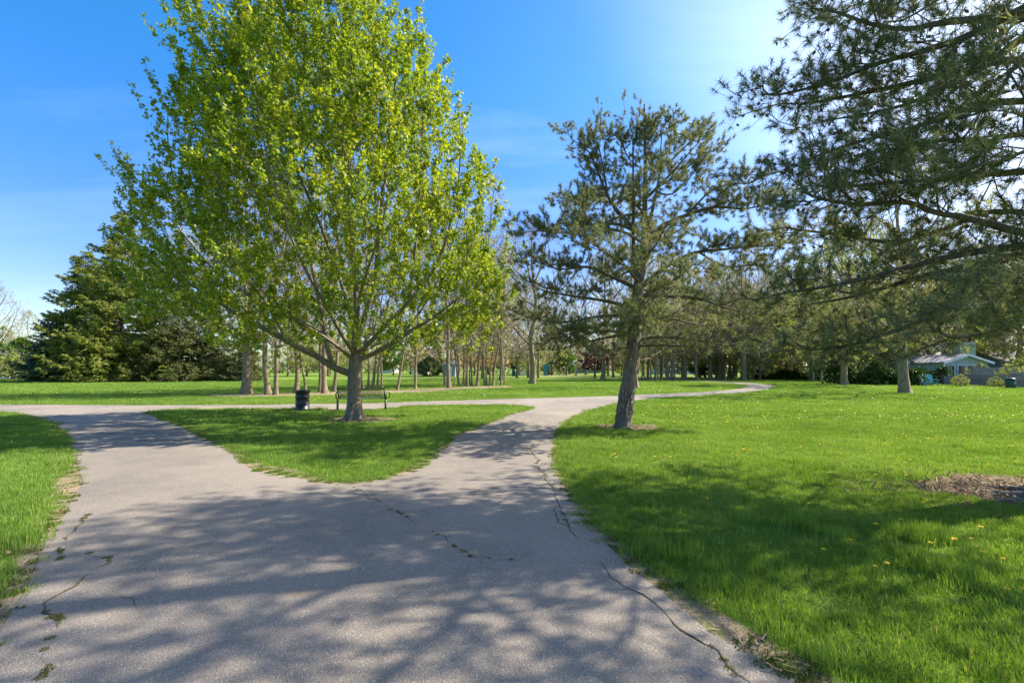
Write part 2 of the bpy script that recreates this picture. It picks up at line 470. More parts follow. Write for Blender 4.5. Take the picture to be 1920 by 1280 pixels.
M['shingle'] = paint('grey_shingles', (0.36, 0.33, 0.32), 0.9, 0.3, 5)
M['shingle_d'] = paint('dark_shingles', (0.075, 0.07, 0.075), 0.9, 0.3, 5)
M['fence_wood'] = paint('weathered_fence_wood', (0.25, 0.23, 0.23), 0.85, 0.3, 3)
M['rail_wood'] = paint('brown_rail_wood', (0.09, 0.065, 0.045), 0.9, 0.3, 5)
M['teal'] = paint('teal_plastic', (0.035, 0.24, 0.25), 0.35, 0.1, 5)
M['tanplastic'] = paint('tan_plastic', (0.55, 0.38, 0.20), 0.4, 0.1, 5)
M['steel_brown'] = paint('brown_steel', (0.12, 0.075, 0.045), 0.5, 0.2, 5)
M['steel_grey'] = paint('grey_steel', (0.28, 0.30, 0.33), 0.4, 0.2, 5, 0.3)
M['darkgreen'] = paint('dark_green_plastic', (0.012, 0.060, 0.045), 0.4, 0.2, 5)
M['chair_teal'] = paint('teal_chair_paint', (0.10, 0.36, 0.38), 0.5, 0.1, 5)
M['chair_blue'] = paint('light_blue_chair_paint', (0.22, 0.36, 0.50), 0.5, 0.1, 5)
M['interior'] = paint('dim_curtain', (0.10, 0.07, 0.045), 0.8, 0.5, 3)
t = NT('window_glass'); M['glass'] = t.done(t.bsdf((0.035, 0.045, 0.055), 0.06, None, 0.8))
M['petal'] = paint('pale_petals', (0.75, 0.74, 0.55), 0.6, 0.2, 3)

# ------------------------------------------------------------------ ground, soil margin, path
gx = np.concatenate([-np.geomspace(900, 12, 14), np.linspace(-9, 9, 7), np.geomspace(12, 900, 14)])
gy = np.concatenate([[-400, -120, -30, -8, 0], np.geomspace(4, 1200, 22)])
XX, YY = np.meshgrid(gx, gy)
V = np.stack([XX.ravel(), YY.ravel(), np.zeros(XX.size)], -1)
ny, nx = XX.shape
i = np.arange(ny - 1)[:, None] * nx + np.arange(nx - 1)[None]
Q = np.stack([i, i + 1, i + nx + 1, i + nx], -1).reshape(-1, 4)
tag(obj('ground', mesh_np('ground', V, [Q], [M['ground']])), kind='structure')

OUT_PX = [(-150,1400),(-60,1262),(0,1180),(45,1110),(72,1050),(88,1010),(125,960),(148,915),(150,885),(143,855),(130,825),(105,797),(60,782),(0,773),(-300,770),(-900,768),
          (-900,754),(-300,757),(0,758.5),(200,759.5),(480,759),(560,757.5),(700,756),(780,753),(880,750),(960,747.5),(1060,745),(1155,742),(1190,740.3),(1299,736),(1355,732),(1385,728.5),(1401,725),(1398,722),(1378,719.6),(1340,717),(1299,715.2),(1210,713.6),(1210,712.4),(1299,713.4),(1340,714.6),(1398,717.3),(1437,720.4),(1453,723.5),(1453,727.5),(1427,732.5),(1358,739),(1259,745.5),(1190,751.5),
          (1155,757),(1105,770),(1067,787),(1045,806),(1037,832),(1036,862),(1050,900),(1068,940),(1092,980),(1150,1034),(1230,1102),(1330,1182),(1440,1246),(1500,1284),(1660,1400)]
ISL_PX = [(997,766),(980,760.5),(930,759.3),(850,760),(780,761),(745,764),(700,768),(640,769.5),(600,768),(540,766.5),(400,766.5),(330,767.5),(290,770),(272,774.5),(300,784),(345,802),(400,830),(440,852),(465,877),(500,888),(560,898),(620,905),(665,907),(720,898),(775,884),(812,860),(832,838),(868,815),(912,795),(958,778)]

def outline(px, seg=0.22, jit=0.035, seed=0):
    pts = np.array([G(*p) for p in px])
    n = len(pts); out = []
    # Catmull-Rom smoothing
    for i in range(n):
        p0, p1, p2, p3 = pts[i-1], pts[i], pts[(i+1) % n], pts[(i+2) % n]
        L = np.linalg.norm(p2 - p1); k = int(min(max(2, L / seg), 60))
        for t_ in np.arange(k) / k:
            q = 0.5 * ((2*p1) + (-p0+p2)*t_ + (2*p0-5*p1+4*p2-p3)*t_**2 + (-p0+3*p1-3*p2+p3)*t_**3)
            lin = p1 + (p2 - p1) * t_
            out.append(q * 0.7 + lin * 0.3)
    out = np.array(out)
    nn = np.roll(out, -1, 0) - np.roll(out, 1, 0)
    nrm = norm(np.stack([nn[:, 1], -nn[:, 0]], -1))
    o = (noise2(out[:, 0], out[:, 1], 2.2, seed) - 0.5) * 2 * jit + (noise2(out[:, 0], out[:, 1], 7.0, seed + 5) - 0.5) * jit
    return out + nrm * o[:, None], nrm
outer, outer_n = outline(OUT_PX, seed=1)
isle, isle_n = outline(ISL_PX, seed=2)
def area(p): return 0.5 * np.sum(p[:, 0] * np.roll(p[:, 1], -1) - np.roll(p[:, 0], -1) * p[:, 1])
so = 1 if area(outer) > 0 else -1
si = 1 if area(isle) > 0 else -1
def sheet(name, loops, z, m, kind='structure', parent=None):
    polys = [[Vector((p[0], p[1], 0)) for p in l] for l in loops]
    tri = tessellate_polygon(polys)
    V = np.concatenate([np.column_stack([l, np.full(len(l), z)]) for l in loops])
    T = np.array(tri)
    a, b, c = V[T[:, 0], :2], V[T[:, 1], :2], V[T[:, 2], :2]
    cr_ = (b[:, 0]-a[:, 0])*(c[:, 1]-a[:, 1]) - (b[:, 1]-a[:, 1])*(c[:, 0]-a[:, 0])
    T[cr_ < 0] = T[cr_ < 0][:, ::-1]
    o = obj(name, mesh_np(name, V, [T], [m]), parent)
    if kind: o['kind'] = kind
    return o
w_o = 0.02 + 0.14 * np.clip(noise2(outer[:, 0], outer[:, 1], 0.9, 9) * 1.6 - 0.45, 0, 1)
w_i = 0.03 + 0.16 * np.clip(noise2(isle[:, 0], isle[:, 1], 0.9, 19) * 1.6 - 0.45, 0, 1)
# broader worn places along the edges
for (px, py, r_, a_) in ((1240, 1085, 0.6, 0.10), (1085, 930, 0.5, 0.08), (1350, 1190, 0.5, 0.12), (120, 1000, 0.8, 0.16), (20, 1180, 0.6, 0.15), (140, 900, 0.8, 0.22)):
    g = np.array(G(px, py)); w_o += a_ * np.exp(-np.sum((outer - g) ** 2, 1) / r_ ** 2)
for (px, py, r_, a_) in ((500, 890, 0.7, 0.35), (470, 865, 0.5, 0.2), (800, 870, 0.6, 0.1)):
    g = np.array(G(px, py)); w_i += a_ * np.exp(-np.sum((isle - g) ** 2, 1) / r_ ** 2)
soil_out = outer + outer_n * so * w_o[:, None]
soil_in = isle - isle_n * si * w_i[:, None]
sheet('soil_margin', [soil_out, soil_in], 0.004, M['soil'])
path = sheet('path', [outer, isle], 0.009, M['asphalt'])

def pip(x, y, poly):
    x = np.asarray(x); y = np.asarray(y); inside = np.zeros(x.shape, bool)
    x1, y1 = poly[:, 0], poly[:, 1]; x2, y2 = np.roll(x1, -1), np.roll(y1, -1)
    for a, b, c_, d in zip(x1, y1, x2, y2):
        if b == d: continue
        m_ = ((b > y) != (d > y)) & (x < (c_ - a) * (y - b) / (d - b) + a)
        inside ^= m_
    return inside
def on_soil(x, y): return pip(x, y, soil_out) & ~pip(x, y, soil_in)
def on_path(x, y): return pip(x, y, outer) & ~pip(x, y, isle)

# cracks: shallow ragged ribbons of dirt and moss lying in the asphalt
def crack(px, w, seed, wz=0.7):
    pts = np.array([G(*p) for p in px]); d = [pts[0]]
    for a, b in zip(pts[:-1], pts[1:]):
        k = max(2, int(np.linalg.norm(b - a) / 0.035))
        for t_ in np.arange(1, k + 1) / k: d.append(a + (b - a) * t_)
    d = np.array(d)
    tt = np.zeros_like(d); tt[:-1] = d[1:] - d[:-1]; tt[-1] = tt[-2]; tt = norm(tt)
    nr = np.stack([-tt[:, 1], tt[:, 0]], -1)
    s_ = np.arange(len(d)) * 0.035
    zz = np.stack([s_ * 3.1, np.full_like(s_, seed), s_ * 0], -1)
    off = (vnoise(zz, seed) - 0.5) * 0.10 + (vnoise(zz * 4.3, seed + 1) - 0.5) * 0.05
    wid = w * (0.35 + 1.3 * vnoise(zz * 3.1, seed + 2) ** 1.5) * np.minimum(1, np.minimum(s_ + .02, s_[-1] - s_ + .02) / 0.35)
    wid = wid * np.clip((vnoise(zz * 1.3 + 4, seed + 7) - .30) * 5, 0.06, 1)
    jl = 1 + (vnoise(zz * 9, seed + 3) - .5)
    c_ = d + nr * off[:, None]
    l_, r_ = c_ + nr * (wid * jl)[:, None], c_ - nr * (wid * (2 - jl))[:, None]
    n = len(d)
    V = np.concatenate([np.column_stack([l_, np.full(n, 0.013)]), np.column_stack([r_, np.full(n, 0.013)])])
    i_ = np.arange(n - 1)
    Q = np.stack([i_, i_ + n, i_ + n + 1, i_ + 1], -1)
    o = obj('crack', mesh_np('crack', V, [Q], [M['crack']]), path)
    return c_
CR = []
CR.append((crack([(650,912),(720,945),(790,985),(855,1022),(890,1047),(930,1052),(985,1050)], 0.004, 3), 0.25))
CR.append((crack([(995,830),(1010,870),(1030,905),(1050,960),(1088,1015),(1130,1065),(1190,1110),(1250,1160),(1340,1215),(1400,1280),(1450,1340)], 0.006, 5), 0.22))
CR.append((crack([(180,1035),(200,1050),(165,1085),(110,1125),(88,1150),(75,1200),(55,1245),(75,1290),(60,1340)], 0.010, 7), 0.5))
CR.append((crack([(200,1105),(225,1118),(240,1130),(250,1155)], 0.006, 9), 0.0))
CR.append((crack([(130,832),(230,830),(330,826),(440,820)], 0.010, 11), 0.5))
CR.append((crack([(160,965),(130,1000),(118,1050)], 0.010, 13), 0.7))
CR.append((crack([(1040,940),(1050,980),(1100,1010)], 0.006, 15), 0.0))
CR.append((crack([(560,1075),(640,1070),(700,1082)], 0.0035, 17), 0.0))
CR.append((crack([(330,770),(420,772),(520,771)], 0.012, 19), 0.0))
CR.append((crack([(870,790),(930,786),(1040,790)], 0.012, 21), 0.0))

# bare patches round the trunks
def patch(px, py, rx, ry, seed, name='soil_patch', cx=None):
    x, y = G(px, py) if cx is None else cx
    n = 70; a = np.arange(n) * 2 * PI / n
    q = np.stack([np.cos(a), np.sin(a), np.zeros(n)], -1)
    rr = 0.72 + 0.45 * vnoise(q * 1.7 + seed, seed) + 0.25 * vnoise(q * 6 + seed, seed + 1)
    pts = np.stack([x + np.cos(a) * rx * rr, y + np.sin(a) * ry * rr], -1)
    sheet(name, [pts], 0.005, M['soil'])
    return pts
PATCH = [patch(672, 787, 1.05, 0.75, 3), patch(1176, 801, 0.9, 0.62, 5), patch(0, 0, 1.12, 0.85, 8, cx=(6.55, 6.1))]
# mulch strip under the row of trees
strip = [(380,741),(440,738.5),(520,737.5),(600,735.5),(700,732.5),(760,730.5),(840,727),(900,724.5),(960,723.5),(960,727),(900,729),(850,732),(800,735),(740,737),(640,741),(560,742.5),(480,744.5),(400,744)]
st_o, _ = outline(strip, 0.5, 0.3, 31)
sheet('mulch_strip', [st_o], 0.006, M['soil'])
PATCH.append(st_o)
def bare(x, y):
    b = on_soil(x, y)
    for p in PATCH: b = b | pip(x, y, p)
    return b

# ------------------------------------------------------------------ tree growing
class Skel:
    def __init__(s):
        s.p = np.zeros((60000, 3)); s.d = np.zeros((60000, 3)); s.L = np.zeros(60000)
        s.par = np.full(60000, -1); s.rm = np.zeros(60000); s.ok = np.zeros(60000); s.n = 0
    def add(s, p, par, rm=0.0, ok=1.0):
        i = s.n; s.n += 1
        s.p[i] = p; s.par[i] = par; s.rm[i] = rm; s.ok[i] = ok
        if par >= 0:
            v = s.p[i] - s.p[par]; l = np.linalg.norm(v); s.L[i] = s.L[par] + l
            s.d[i] = v / max(l, 1e-6)
        else: s.d[i] = (0, 0, 1)
        return i
    def poly(s, pts, r0, r1, par=-1, seg=0.25, ok=1.0, smooth=True):
        pts = np.asarray(pts, float)
        m = len(pts)
        idx = []
        tot = np.sum(np.linalg.norm(np.diff(pts, axis=0), axis=1)); run = 0
        for i in range(m - 1):
            p0, p1, p2, p3 = pts[max(i-1, 0)], pts[i], pts[i+1], pts[min(i+2, m-1)]
            L = np.linalg.norm(p2 - p1); k = max(1, int(round(L / seg)))
            for j in range(0 if i == 0 else 1, k + 1):
                t_ = j / k
                q = 0.5 * ((2*p1) + (-p0+p2)*t_ + (2*p0-5*p1+4*p2-p3)*t_**2 + (-p0+3*p1-3*p2+p3)*t_**3) if smooth else p1 + (p2-p1)*t_
                f = (run + L * t_) / tot
                if i == 0 and j == 0 and par >= 0: continue
                par = s.add(q, par, r0 + (r1 - r0) * f, ok); idx.append(par)
            run += L
        return idx
    def nearest(s, p): return int(np.argmin(np.sum((s.p[:s.n] - p) ** 2, 1)))
    def grow(s, pts, bf=0.25, k=0.6, seg=0.3, curve=0.4, up=0.0, ok=1.0):
        """attach each point to the node that reaches it best, by a curved twig; returns tip indices"""
        tips = []
        for p in pts:
            n = s.n
            v = p - s.p[:n]; d = np.sqrt(np.sum(v * v, 1)) + 1e-6
            cos = np.sum(v * s.d[:n], 1) / d
            cost = d * (1 + k * (1 - cos)) + bf * s.L[:n] + (s.ok[:n] < 0.5) * 100
            j = int(np.argmin(cost)); D = d[j]
            m = max(1, int(round(D / seg)))
            a = s.p[j].copy(); c_ = a + (s.d[j] * (1 - 0.5 * up) + np.array((0, 0, up)) * 0.0) * D * curve
            c_[2] -= up * D * 0.3
            q = j
            for t_ in np.arange(1, m + 1) / m:
                pt = (1-t_)**2 * a + 2*t_*(1-t_) * c_ + t_*t_ * p
                if t_ < 1: pt = pt + (RNG.random(3) - 0.5) * 0.06 * min(D, 1.0)
                q = s.add(pt, q, 0.0, ok)
            tips.append(q)
        return tips
    def radii(s, tip=0.005, e=2.3):
        n = s.n; a = np.zeros(n); has = np.zeros(n, bool)
        for i in range(n - 1, -1, -1):
            if not has[i]: a[i] = tip ** e
            pr = s.par[i]
            if pr >= 0: a[pr] += a[i]; has[pr] = True
        s.r = np.maximum(a ** (1 / e), s.rm[:n])
        return s.r
    def chains(s):
        n = s.n; kids = [[] for _ in range(n)]
        for i in range(n):
            if s.par[i] >= 0: kids[s.par[i]].append(i)
        out = []; stack = [(0, -1)]
        while stack:
            st, pr = stack.pop()
            ch = [] if pr < 0 else [pr]
            i = st
            while True:
                ch.append(i)
                if not kids[i]: break
                ks = sorted(kids[i], key=lambda q: -s.r[q])
                for q in ks[1:]: stack.append((q, i))
                i = ks[0]
            out.append((ch, pr >= 0))
        return out

def smooth_chain(pts, it=1):
    for _ in range(it):
        q = pts.copy(); q[1:-1] = 0.5 * pts[1:-1] + 0.25 * (pts[:-2] + pts[2:]); pts = q
    return pts

def trunk_mesh(name, pts, rad, m, sides=28, step=0.05, rough=0.12, flare=0.9, flare_h=0.35, seed=0, fz=4.0, origin=None, lobes=5):
    """trunk with root flare and relief of its bark in the mesh"""
    pts = np.asarray(pts); seg = np.linalg.norm(np.diff(pts, axis=0), axis=1); s_ = np.concatenate([[0], np.cumsum(seg)])
    k = max(4, int(s_[-1] / step)); u = np.linspace(0, s_[-1], k)
    q = np.stack([np.interp(u, s_, pts[:, a]) for a in range(3)], -1)
    q = smooth_chain(q, 6)
    r_ = np.interp(u, s_, rad)
    V, Q = tube_arrays(q, r_, sides)
    V = V.reshape(k, sides, 3); c_ = q[:, None]
    dirv = V - c_; ang = np.arange(sides) * 2 * PI / sides
    fl = flare * np.exp(-u / flare_h)
    lob = 1 + fl[:, None] * (0.45 + 0.55 * np.cos(ang * lobes + seed + 0.7 * np.sin(ang * 2 + seed)))[None]
    nn = norm(dirv)
    cyl = np.stack([nn[..., 0] * 2.6 * (r_[:, None] / 0.2) ** .5, nn[..., 1] * 2.6, np.broadcast_to(u[:, None] * fz * 0.45, nn.shape[:2])], -1)
    d = (vnoise(cyl * 1.2 + seed, seed) - .5) * 1.2 + (vnoise(cyl * np.array((4, 4, 1.8)) + seed, seed + 1) - .5) + (vnoise(cyl * np.array((9, 9, 5.0)), seed + 2) - .5) * .8
    V = c_ + dirv * (lob + rough * d)[..., None]
    V[0, :, 2] -= 0.05
    return mesh_np(name, V.reshape(-1, 3), [Q], [m], smooth=True)

def tree_wood(sk, parent, mats, limb_r=0.04, trunk_kw=None, sides=(8, 5, 3), limb_name='limb', twig_name='twigs', smooth=1, max_limbs=60, base=None):
    ch = sk.chains()
    V, Qs, nv = [], [], 0
    limbs = 0
    ch = [(c, j) for c, j in ch]
    order = sorted(range(len(ch)), key=lambda a: -sk.r[ch[a][0][1] if ch[a][1] else 0])
    for a in order:
        c, joined = ch[a]
        pts = sk.p[c].copy(); rad = sk.r[c].copy()
        if joined: rad[0] = min(rad[0], rad[1] * 1.15)
        if len(c) < 2: continue
        if base is not None: pts = pts - base
        if not joined:
            kw = dict(trunk_kw or {}); kw.setdefault('sides', 20)
            obj('trunk', trunk_mesh('trunk', pts, rad, mats[0], **kw), parent)
            continue
        pts = smooth_chain(pts, smooth) if len(c) > 3 else pts
        r_ = rad[1] if len(rad) > 1 else rad[0]
        if r_ > limb_r and limbs < max_limbs:
            n_ = sides[0]
            v_, q_ = tube_arrays(pts, rad, n_)
            v_ = v_.reshape(len(pts), n_, 3)
            cc = pts[:, None]; nz_ = vnoise(v_ * 7.0, 3) - 0.5
            v_ = cc + (v_ - cc) * (1 + 0.22 * nz_)[..., None]
            obj(limb_name, mesh_np(limb_name, v_.reshape(-1, 3), [q_], [mats[1]], smooth=True), parent)
            limbs += 1
        else:
            n_ = sides[1] if r_ > 0.015 else sides[2]
            v_, q_ = tube_arrays(pts, rad, n_)
            V.append(v_); Qs.append(q_ + nv); nv += len(v_)
    if V:
        o = obj(twig_name, mesh_np(twig_name, np.concatenate(V), [np.concatenate(Qs)], [mats[-1]], smooth=True), parent)
        o['kind'] = 'stuff'

# leaf shapes (one outline each, slightly folded along the midrib)
MAPLE_T = np.array([(0, -.1, 0), (-.58, .30, .10), (-.20, .48, .04), (0, .95, .0), (.20, .48, .04), (.58, .30, .10)])
MAPLE_F = [np.array([(0, 2, 1), (0, 4, 2), (2, 4, 3), (0, 5, 4)])]
QUAD_T = np.array([(0, 0, 0), (-.42, .45, .06), (0, 1, 0), (.42, .45, .06)]); QUAD_F = [np.array([(0, 1, 2), (0, 2, 3)])]
TRI_T = np.array([(-.14, 0, 0), (.14, 0, 0), (0, 1, 0)]); TRI_F = [np.array([(0, 1, 2)])]

def scatter(T, Fs, pos, ydir, nrm, size):
    """copies of a small outline: its y axis along ydir, its face turned to nrm"""
    y = norm(ydir); x = norm(np.cross(y, nrm)); z = np.cross(x, y)
    V = pos[:, None] + size[:, None, None] * (T[None, :, 0:1] * x[:, None] + T[None, :, 1:2] * y[:, None] + T[None, :, 2:3] * z[:, None])
    k = len(T); off = (np.arange(len(pos)) * k)[:, None, None]
    return V.reshape(-1, 3), [(f[None] + off).reshape(-1, f.shape[1]) for f in Fs]

def rnd_dir(n): return norm(RNG.normal(size=(n, 3)))

def crown(name, V, Fs, m, parent):
    o = obj(name, mesh_np(name, V, Fs, [m]), parent); o['kind'] = 'stuff'; return o

# ------------------------------------------------------------------ the maple
mx0, my0 = G(665, 787)
DM = my0
MB0 = np.array((mx0, my0, 0.0))
def mp_(px, py, dd=0.0): return P3(px, py, DM) + np.array(((px - CX) * dd / F * 0.0, dd, 0))
def wp(lst): return np.array([mp_(*q) for q in lst])
sk = Skel()
tr = sk.poly(wp([(665, 787), (665, 750), (664, 715), (665, 690), (667, 650), (668, 600), (667, 540), (662, 470), (656, 400), (652, 300), (648, 200), (640, 100), (640, 20), (642, -30)]), 0.225, 0.02, seg=0.2, ok=1)
for i_, q in enumerate(tr):
    if sk.p[q][2] < 2.2: sk.ok[q] = 0
    z = sk.p[q][2]
    sk.rm[q] = np.interp(z, [0, 0.8, 1.5, 1.9, 2.6, 4, 7, 12], [0.225, 0.195, 0.19, 0.15, 0.105, 0.075, 0.045, 0.012])
def limb(l, r0, r1=0.01):
    pts = wp(l)
    j = sk.nearest(pts[0])
    return sk.poly(np.vstack([sk.p[j], pts[1:]]), r0, r1, par=j, seg=0.22)
limb([(655, 706), (640, 694, -.1), (622, 684, -.2), (603, 668, -.3), (578, 655, -.5), (555, 640, -.6), (500, 610, -.7), (430, 570, -.6), (350, 520, -.3), (290, 470, 0)], 0.105)
limb([(630, 689, -.15), (622, 660, -.3), (612, 600, -.3), (605, 540, -.5), (590, 460, -.6), (560, 370, -.8), (530, 280, -1), (500, 180, -.9), (480, 90, -.8), (470, 40, -.8)], 0.075)
limb([(664, 680), (645, 662, .2), (615, 640, .5), (590, 622, .7), (530, 590, 1.0), (450, 530, 1.2), (380, 440, 1.3), (330, 380, 1.2), (260, 340, .8), (205, 308, .5)], 0.060)
limb([(667, 655), (655, 610, .3), (630, 540, .7), (590, 440, 1.0), (550, 350, 1.2), (500, 250, 1.4), (440, 150, 1.3), (400, 60, 1.0), (385, 10, .9)], 0.07)
limb([(667, 650), (685, 590), (700, 520, .2), (707, 450, .1), (716, 380, 0), (728, 280, 0), (738, 170, .1), (745, 60, .2), (742, 0, .2)], 0.085)
limb([(707, 450, .1), (700, 400, .4), (690, 300, .6), (700, 180, .8), (690, 60, .8)], 0.05)
limb([(668, 665), (700, 640, -.2), (735, 606, -.4), (775, 570, -.6), (830, 500, -.8), (860, 400, -.9), (870, 320, -1.0), (868, 250, -1)], 0.075)
limb([(668, 680), (715, 655, .1), (760, 625, .2), (810, 590, .4), (870, 540, .6), (925, 470, .7), (945, 430, .7)], 0.07)
limb([(690, 668), (760, 630, -.5), (830, 600, -1.0), (900, 575, -1.4)], 0.04)
limb([(715, 655, .1), (770, 590, .8), (820, 490, 1.2), (850, 380, 1.5), (870, 290, 1.6)], 0.045)
limb([(775, 570, -.6), (790, 480, -.9), (800, 360, -1), (805, 230, -1), (810, 140, -.9)], 0.045)
limb([(555, 640, -.6), (520, 560, -1), (460, 480, -1.3), (400, 400, -1.4), (370, 320, -1.2), (360, 240, -1)], 0.045)
limb([(665, 670), (668, 640, -1.0), (660, 590, -2.0), (640, 520, -2.9), (620, 430, -3.4), (600, 330, -3.5)], 0.06)
limb([(667, 662), (690, 625, -1.0), (720, 570, -2.2), (760, 500, -3.0), (790, 410, -3.3)], 0.055)
limb([(666, 676), (640, 640, -1.0), (590, 600, -2.2), (530, 550, -3.2), (480, 480, -3.6)], 0.055)
limb([(667, 660), (672, 620, 1.2), (680, 560, 2.4), (700, 480, 3.3), (715, 380, 3.6)], 0.06)
limb([(667, 670), (640, 630, 1.2), (590, 590, 2.5), (530, 540, 3.5), (480, 460, 4.0)], 0.055)
limb([(667, 664), (710, 630, 1.2), (770, 590, 2.5), (830, 540, 3.5), (870, 460, 3.9)], 0.055)
limb([(652, 300), (610, 230, -.6), (580, 140, -1), (560, 60, -1.1), (552, 10, -1.1)], 0.03)
limb([(590, 460, -.6), (520, 400, -.2), (450, 300, .1), (400, 200, .2), (350, 110, .2)], 0.04)
# crown outline, seen side on: (py, left, right)
prof = np.array([(5, 520, 720), (25, 425, 745), (50, 385, 760), (90, 362, 778), (130, 362, 805), (180, 366, 838), (240, 374, 862), (290, 385, 880), (330, 375, 893), (370, 360, 922), (420, 340, 950), (470, 310, 962), (520, 292, 962), (560, 285, 955), (600, 300, 940), (630, 370, 905), (655, 520, 800)], float)
def crown_pts(n, shell=0.35):
    out = []
    while len(out) < n:
        py = RNG.uniform(5, 650)
        l_, r_ = np.interp(py, prof[:, 0], prof[:, 1]), np.interp(py, prof[:, 0], prof[:, 2])
        hw = (r_ - l_) / 2 * DM / F
        dz = min(hw, 4.7) * (0.95 if py < 500 else 0.9)
        a = RNG.uniform(0, 2 * PI); rr = RNG.random() ** shell
        if RNG.random() > hw / 6.0: continue
        cx_ = (l_ + r_) / 2
        # lower crown is hollow near the trunk
        if py > 560 and rr < 0.55: continue
        if py > 420 and rr < 0.3: continue
        dd = math.sin(a) * rr * dz
        p = P3(cx_, py, DM); p[0] += math.cos(a) * rr * hw * (1 - 0.02 * dd); p[1] += dd
        if p[0] / p[1] * F + CX > 965: continue
        lump = noise2(p[0] * 1.0 + p[1] * .6, p[2] * 1.0, 0.9, 4)
        if lump < 0.38 and RNG.random() < 0.8: continue
        out.append(p)
    return np.array(out)
cc_ = crown_pts(1120)
cp = np.repeat(cc_, 4, 0) + RNG.normal(size=(len(cc_) * 4, 3)) * np.array((.20, .20, .24))
ex = [mp_(a_, b_, c_) for a_, b_, c_ in ((205, 308, .5), (222, 322, .5), (262, 348, .7), (285, 362, .8), (310, 375, 1.0), (335, 392, 1.1), (315, 350, .4), (360, 330, .2), (350, 300, .1), (375, 355, .3))]
cp = np.concatenate([cp, np.repeat(np.array(ex), 5, 0) + RNG.normal(size=(len(ex) * 5, 3)) * .14])
root = np.array((mx0, my0, 2.0))
cp = cp[np.argsort(np.linalg.norm(cp - root, axis=1))]
tips = sk.grow(cp, bf=0.28, k=0.7, seg=0.28, curve=0.45)
# the twig at the end of each branch turns up and out
tt = np.array(tips)
dirs = norm(sk.d[tt] * 0.5 + np.array((0, 0, 0.75)) + RNG.normal(size=(len(tt), 3)) * 0.22)
LP, LD = [], []
for q, dv in zip(tips, dirs):
    L = RNG.uniform(0.22, 0.95) if sk.p[q][2] > 7 else RNG.uniform(0.2, 0.6); m = 3; pr = q; p0 = sk.p[q].copy()
    for a in range(1, m + 1):
        pr = sk.add(p0 + dv * L * a / m + (RNG.random(3) - .5) * .03, pr)
    for t_ in np.arange(0.15, 1.01, 0.20 / L if L > .3 else .33):
        LP.append(p0 + dv * L * t_); LD.append(dv)
for q in range(sk.n):      # leaves on thinner wood further in
    pass
sk.radii(0.0033, 2.4)
inner = [i for i in range(tr[-1] + 1, sk.n) if sk.r[i] < 0.012 and RNG.random() < 0.30]
for i in inner: LP.append(sk.p[i]); LD.append(sk.d[i])
maple = thing('maple_tree', 'broad leafy maple in fresh yellow green leaf on the grass island beside the bench', 'maple tree', (mx0, my0, 0))
tree_wood(sk, maple, [M['maple_bark'], M['maple_bark'], M['maple_bark']], 0.03, dict(sides=36, rough=0.07, flare=0.75, flare_h=0.22, seed=3, step=0.05), base=MB0, max_limbs=45)
LP = np.array(LP) - MB0; LD = np.array(LD)
k = 12
pos = np.repeat(LP, k, 0) + rnd_dir(len(LP) * k) * RNG.uniform(0.015, 0.115, (len(LP) * k, 1))
yd = norm(np.repeat(LD, k, 0) * 0.25 + rnd_dir(len(pos)) + np.array((0, 0, -0.25)))
nm = norm(rnd_dir(len(pos)) * 0.8 + np.array((0.25, 0, 0.8)))
Vl, Fl = scatter(MAPLE_T, MAPLE_F, pos, yd, nm, RNG.uniform(0.047, 0.098, len(pos)))
crown('leaves', Vl, Fl, M['maple_leaf'], maple)
print('maple leaves', len(pos), 'nodes', sk.n)

# ------------------------------------------------------------------ pines
def needle_tufts(pos, axis, n, length, width, spread=1.0):
    N = len(pos)
    A = np.repeat(axis, n, 0); Pp = np.repeat(pos, n, 0)
    d = norm(A * RNG.uniform(0.05, 1.05, (N * n, 1)) + rnd_dir(N * n) * spread * 0.95)
    Pp = Pp + A * RNG.uniform(-0.05, 0.03, (N * n, 1))
    L = length * RNG.uniform(0.75, 1.15, (N * n, 1))
    side = norm(np.cross(d, rnd_dir(N * n))) * width / 2
    V = np.stack([Pp - side, Pp + side, Pp + d * L + np.array((0, 0, -0.008))], 1).reshape(-1, 3)
    T = np.arange(N * n * 3).reshape(-1, 3)
    return V, T

CONE_T = None
def cones(pos, size):
    a = np.arange(6) * PI / 3
    T = [(0, 0, 0)] + [(math.cos(x) * .35, math.sin(x) * .35, .35) for x in a] + [(math.cos(x + .5) * .25, math.sin(x + .5) * .25, .75) for x in a] + [(0, 0, 1.1)]
    Fc = [(0, 1 + (i + 1) % 6, 1 + i) for i in range(6)] + [(13, 7 + i, 7 + (i + 1) % 6) for i in range(6)]
    Fq = [(1 + i, 1 + (i + 1) % 6, 7 + (i + 1) % 6, 7 + i) for i in range(6)]
    T = np.array(T)[:, [0, 2, 1]]
    d = rnd_dir(len(pos)) + np.array((0, 0, -.3))
    return scatter(T, [np.array(Fc), np.array(Fq)], pos, d, rnd_dir(len(pos)), np.full(len(pos), size))

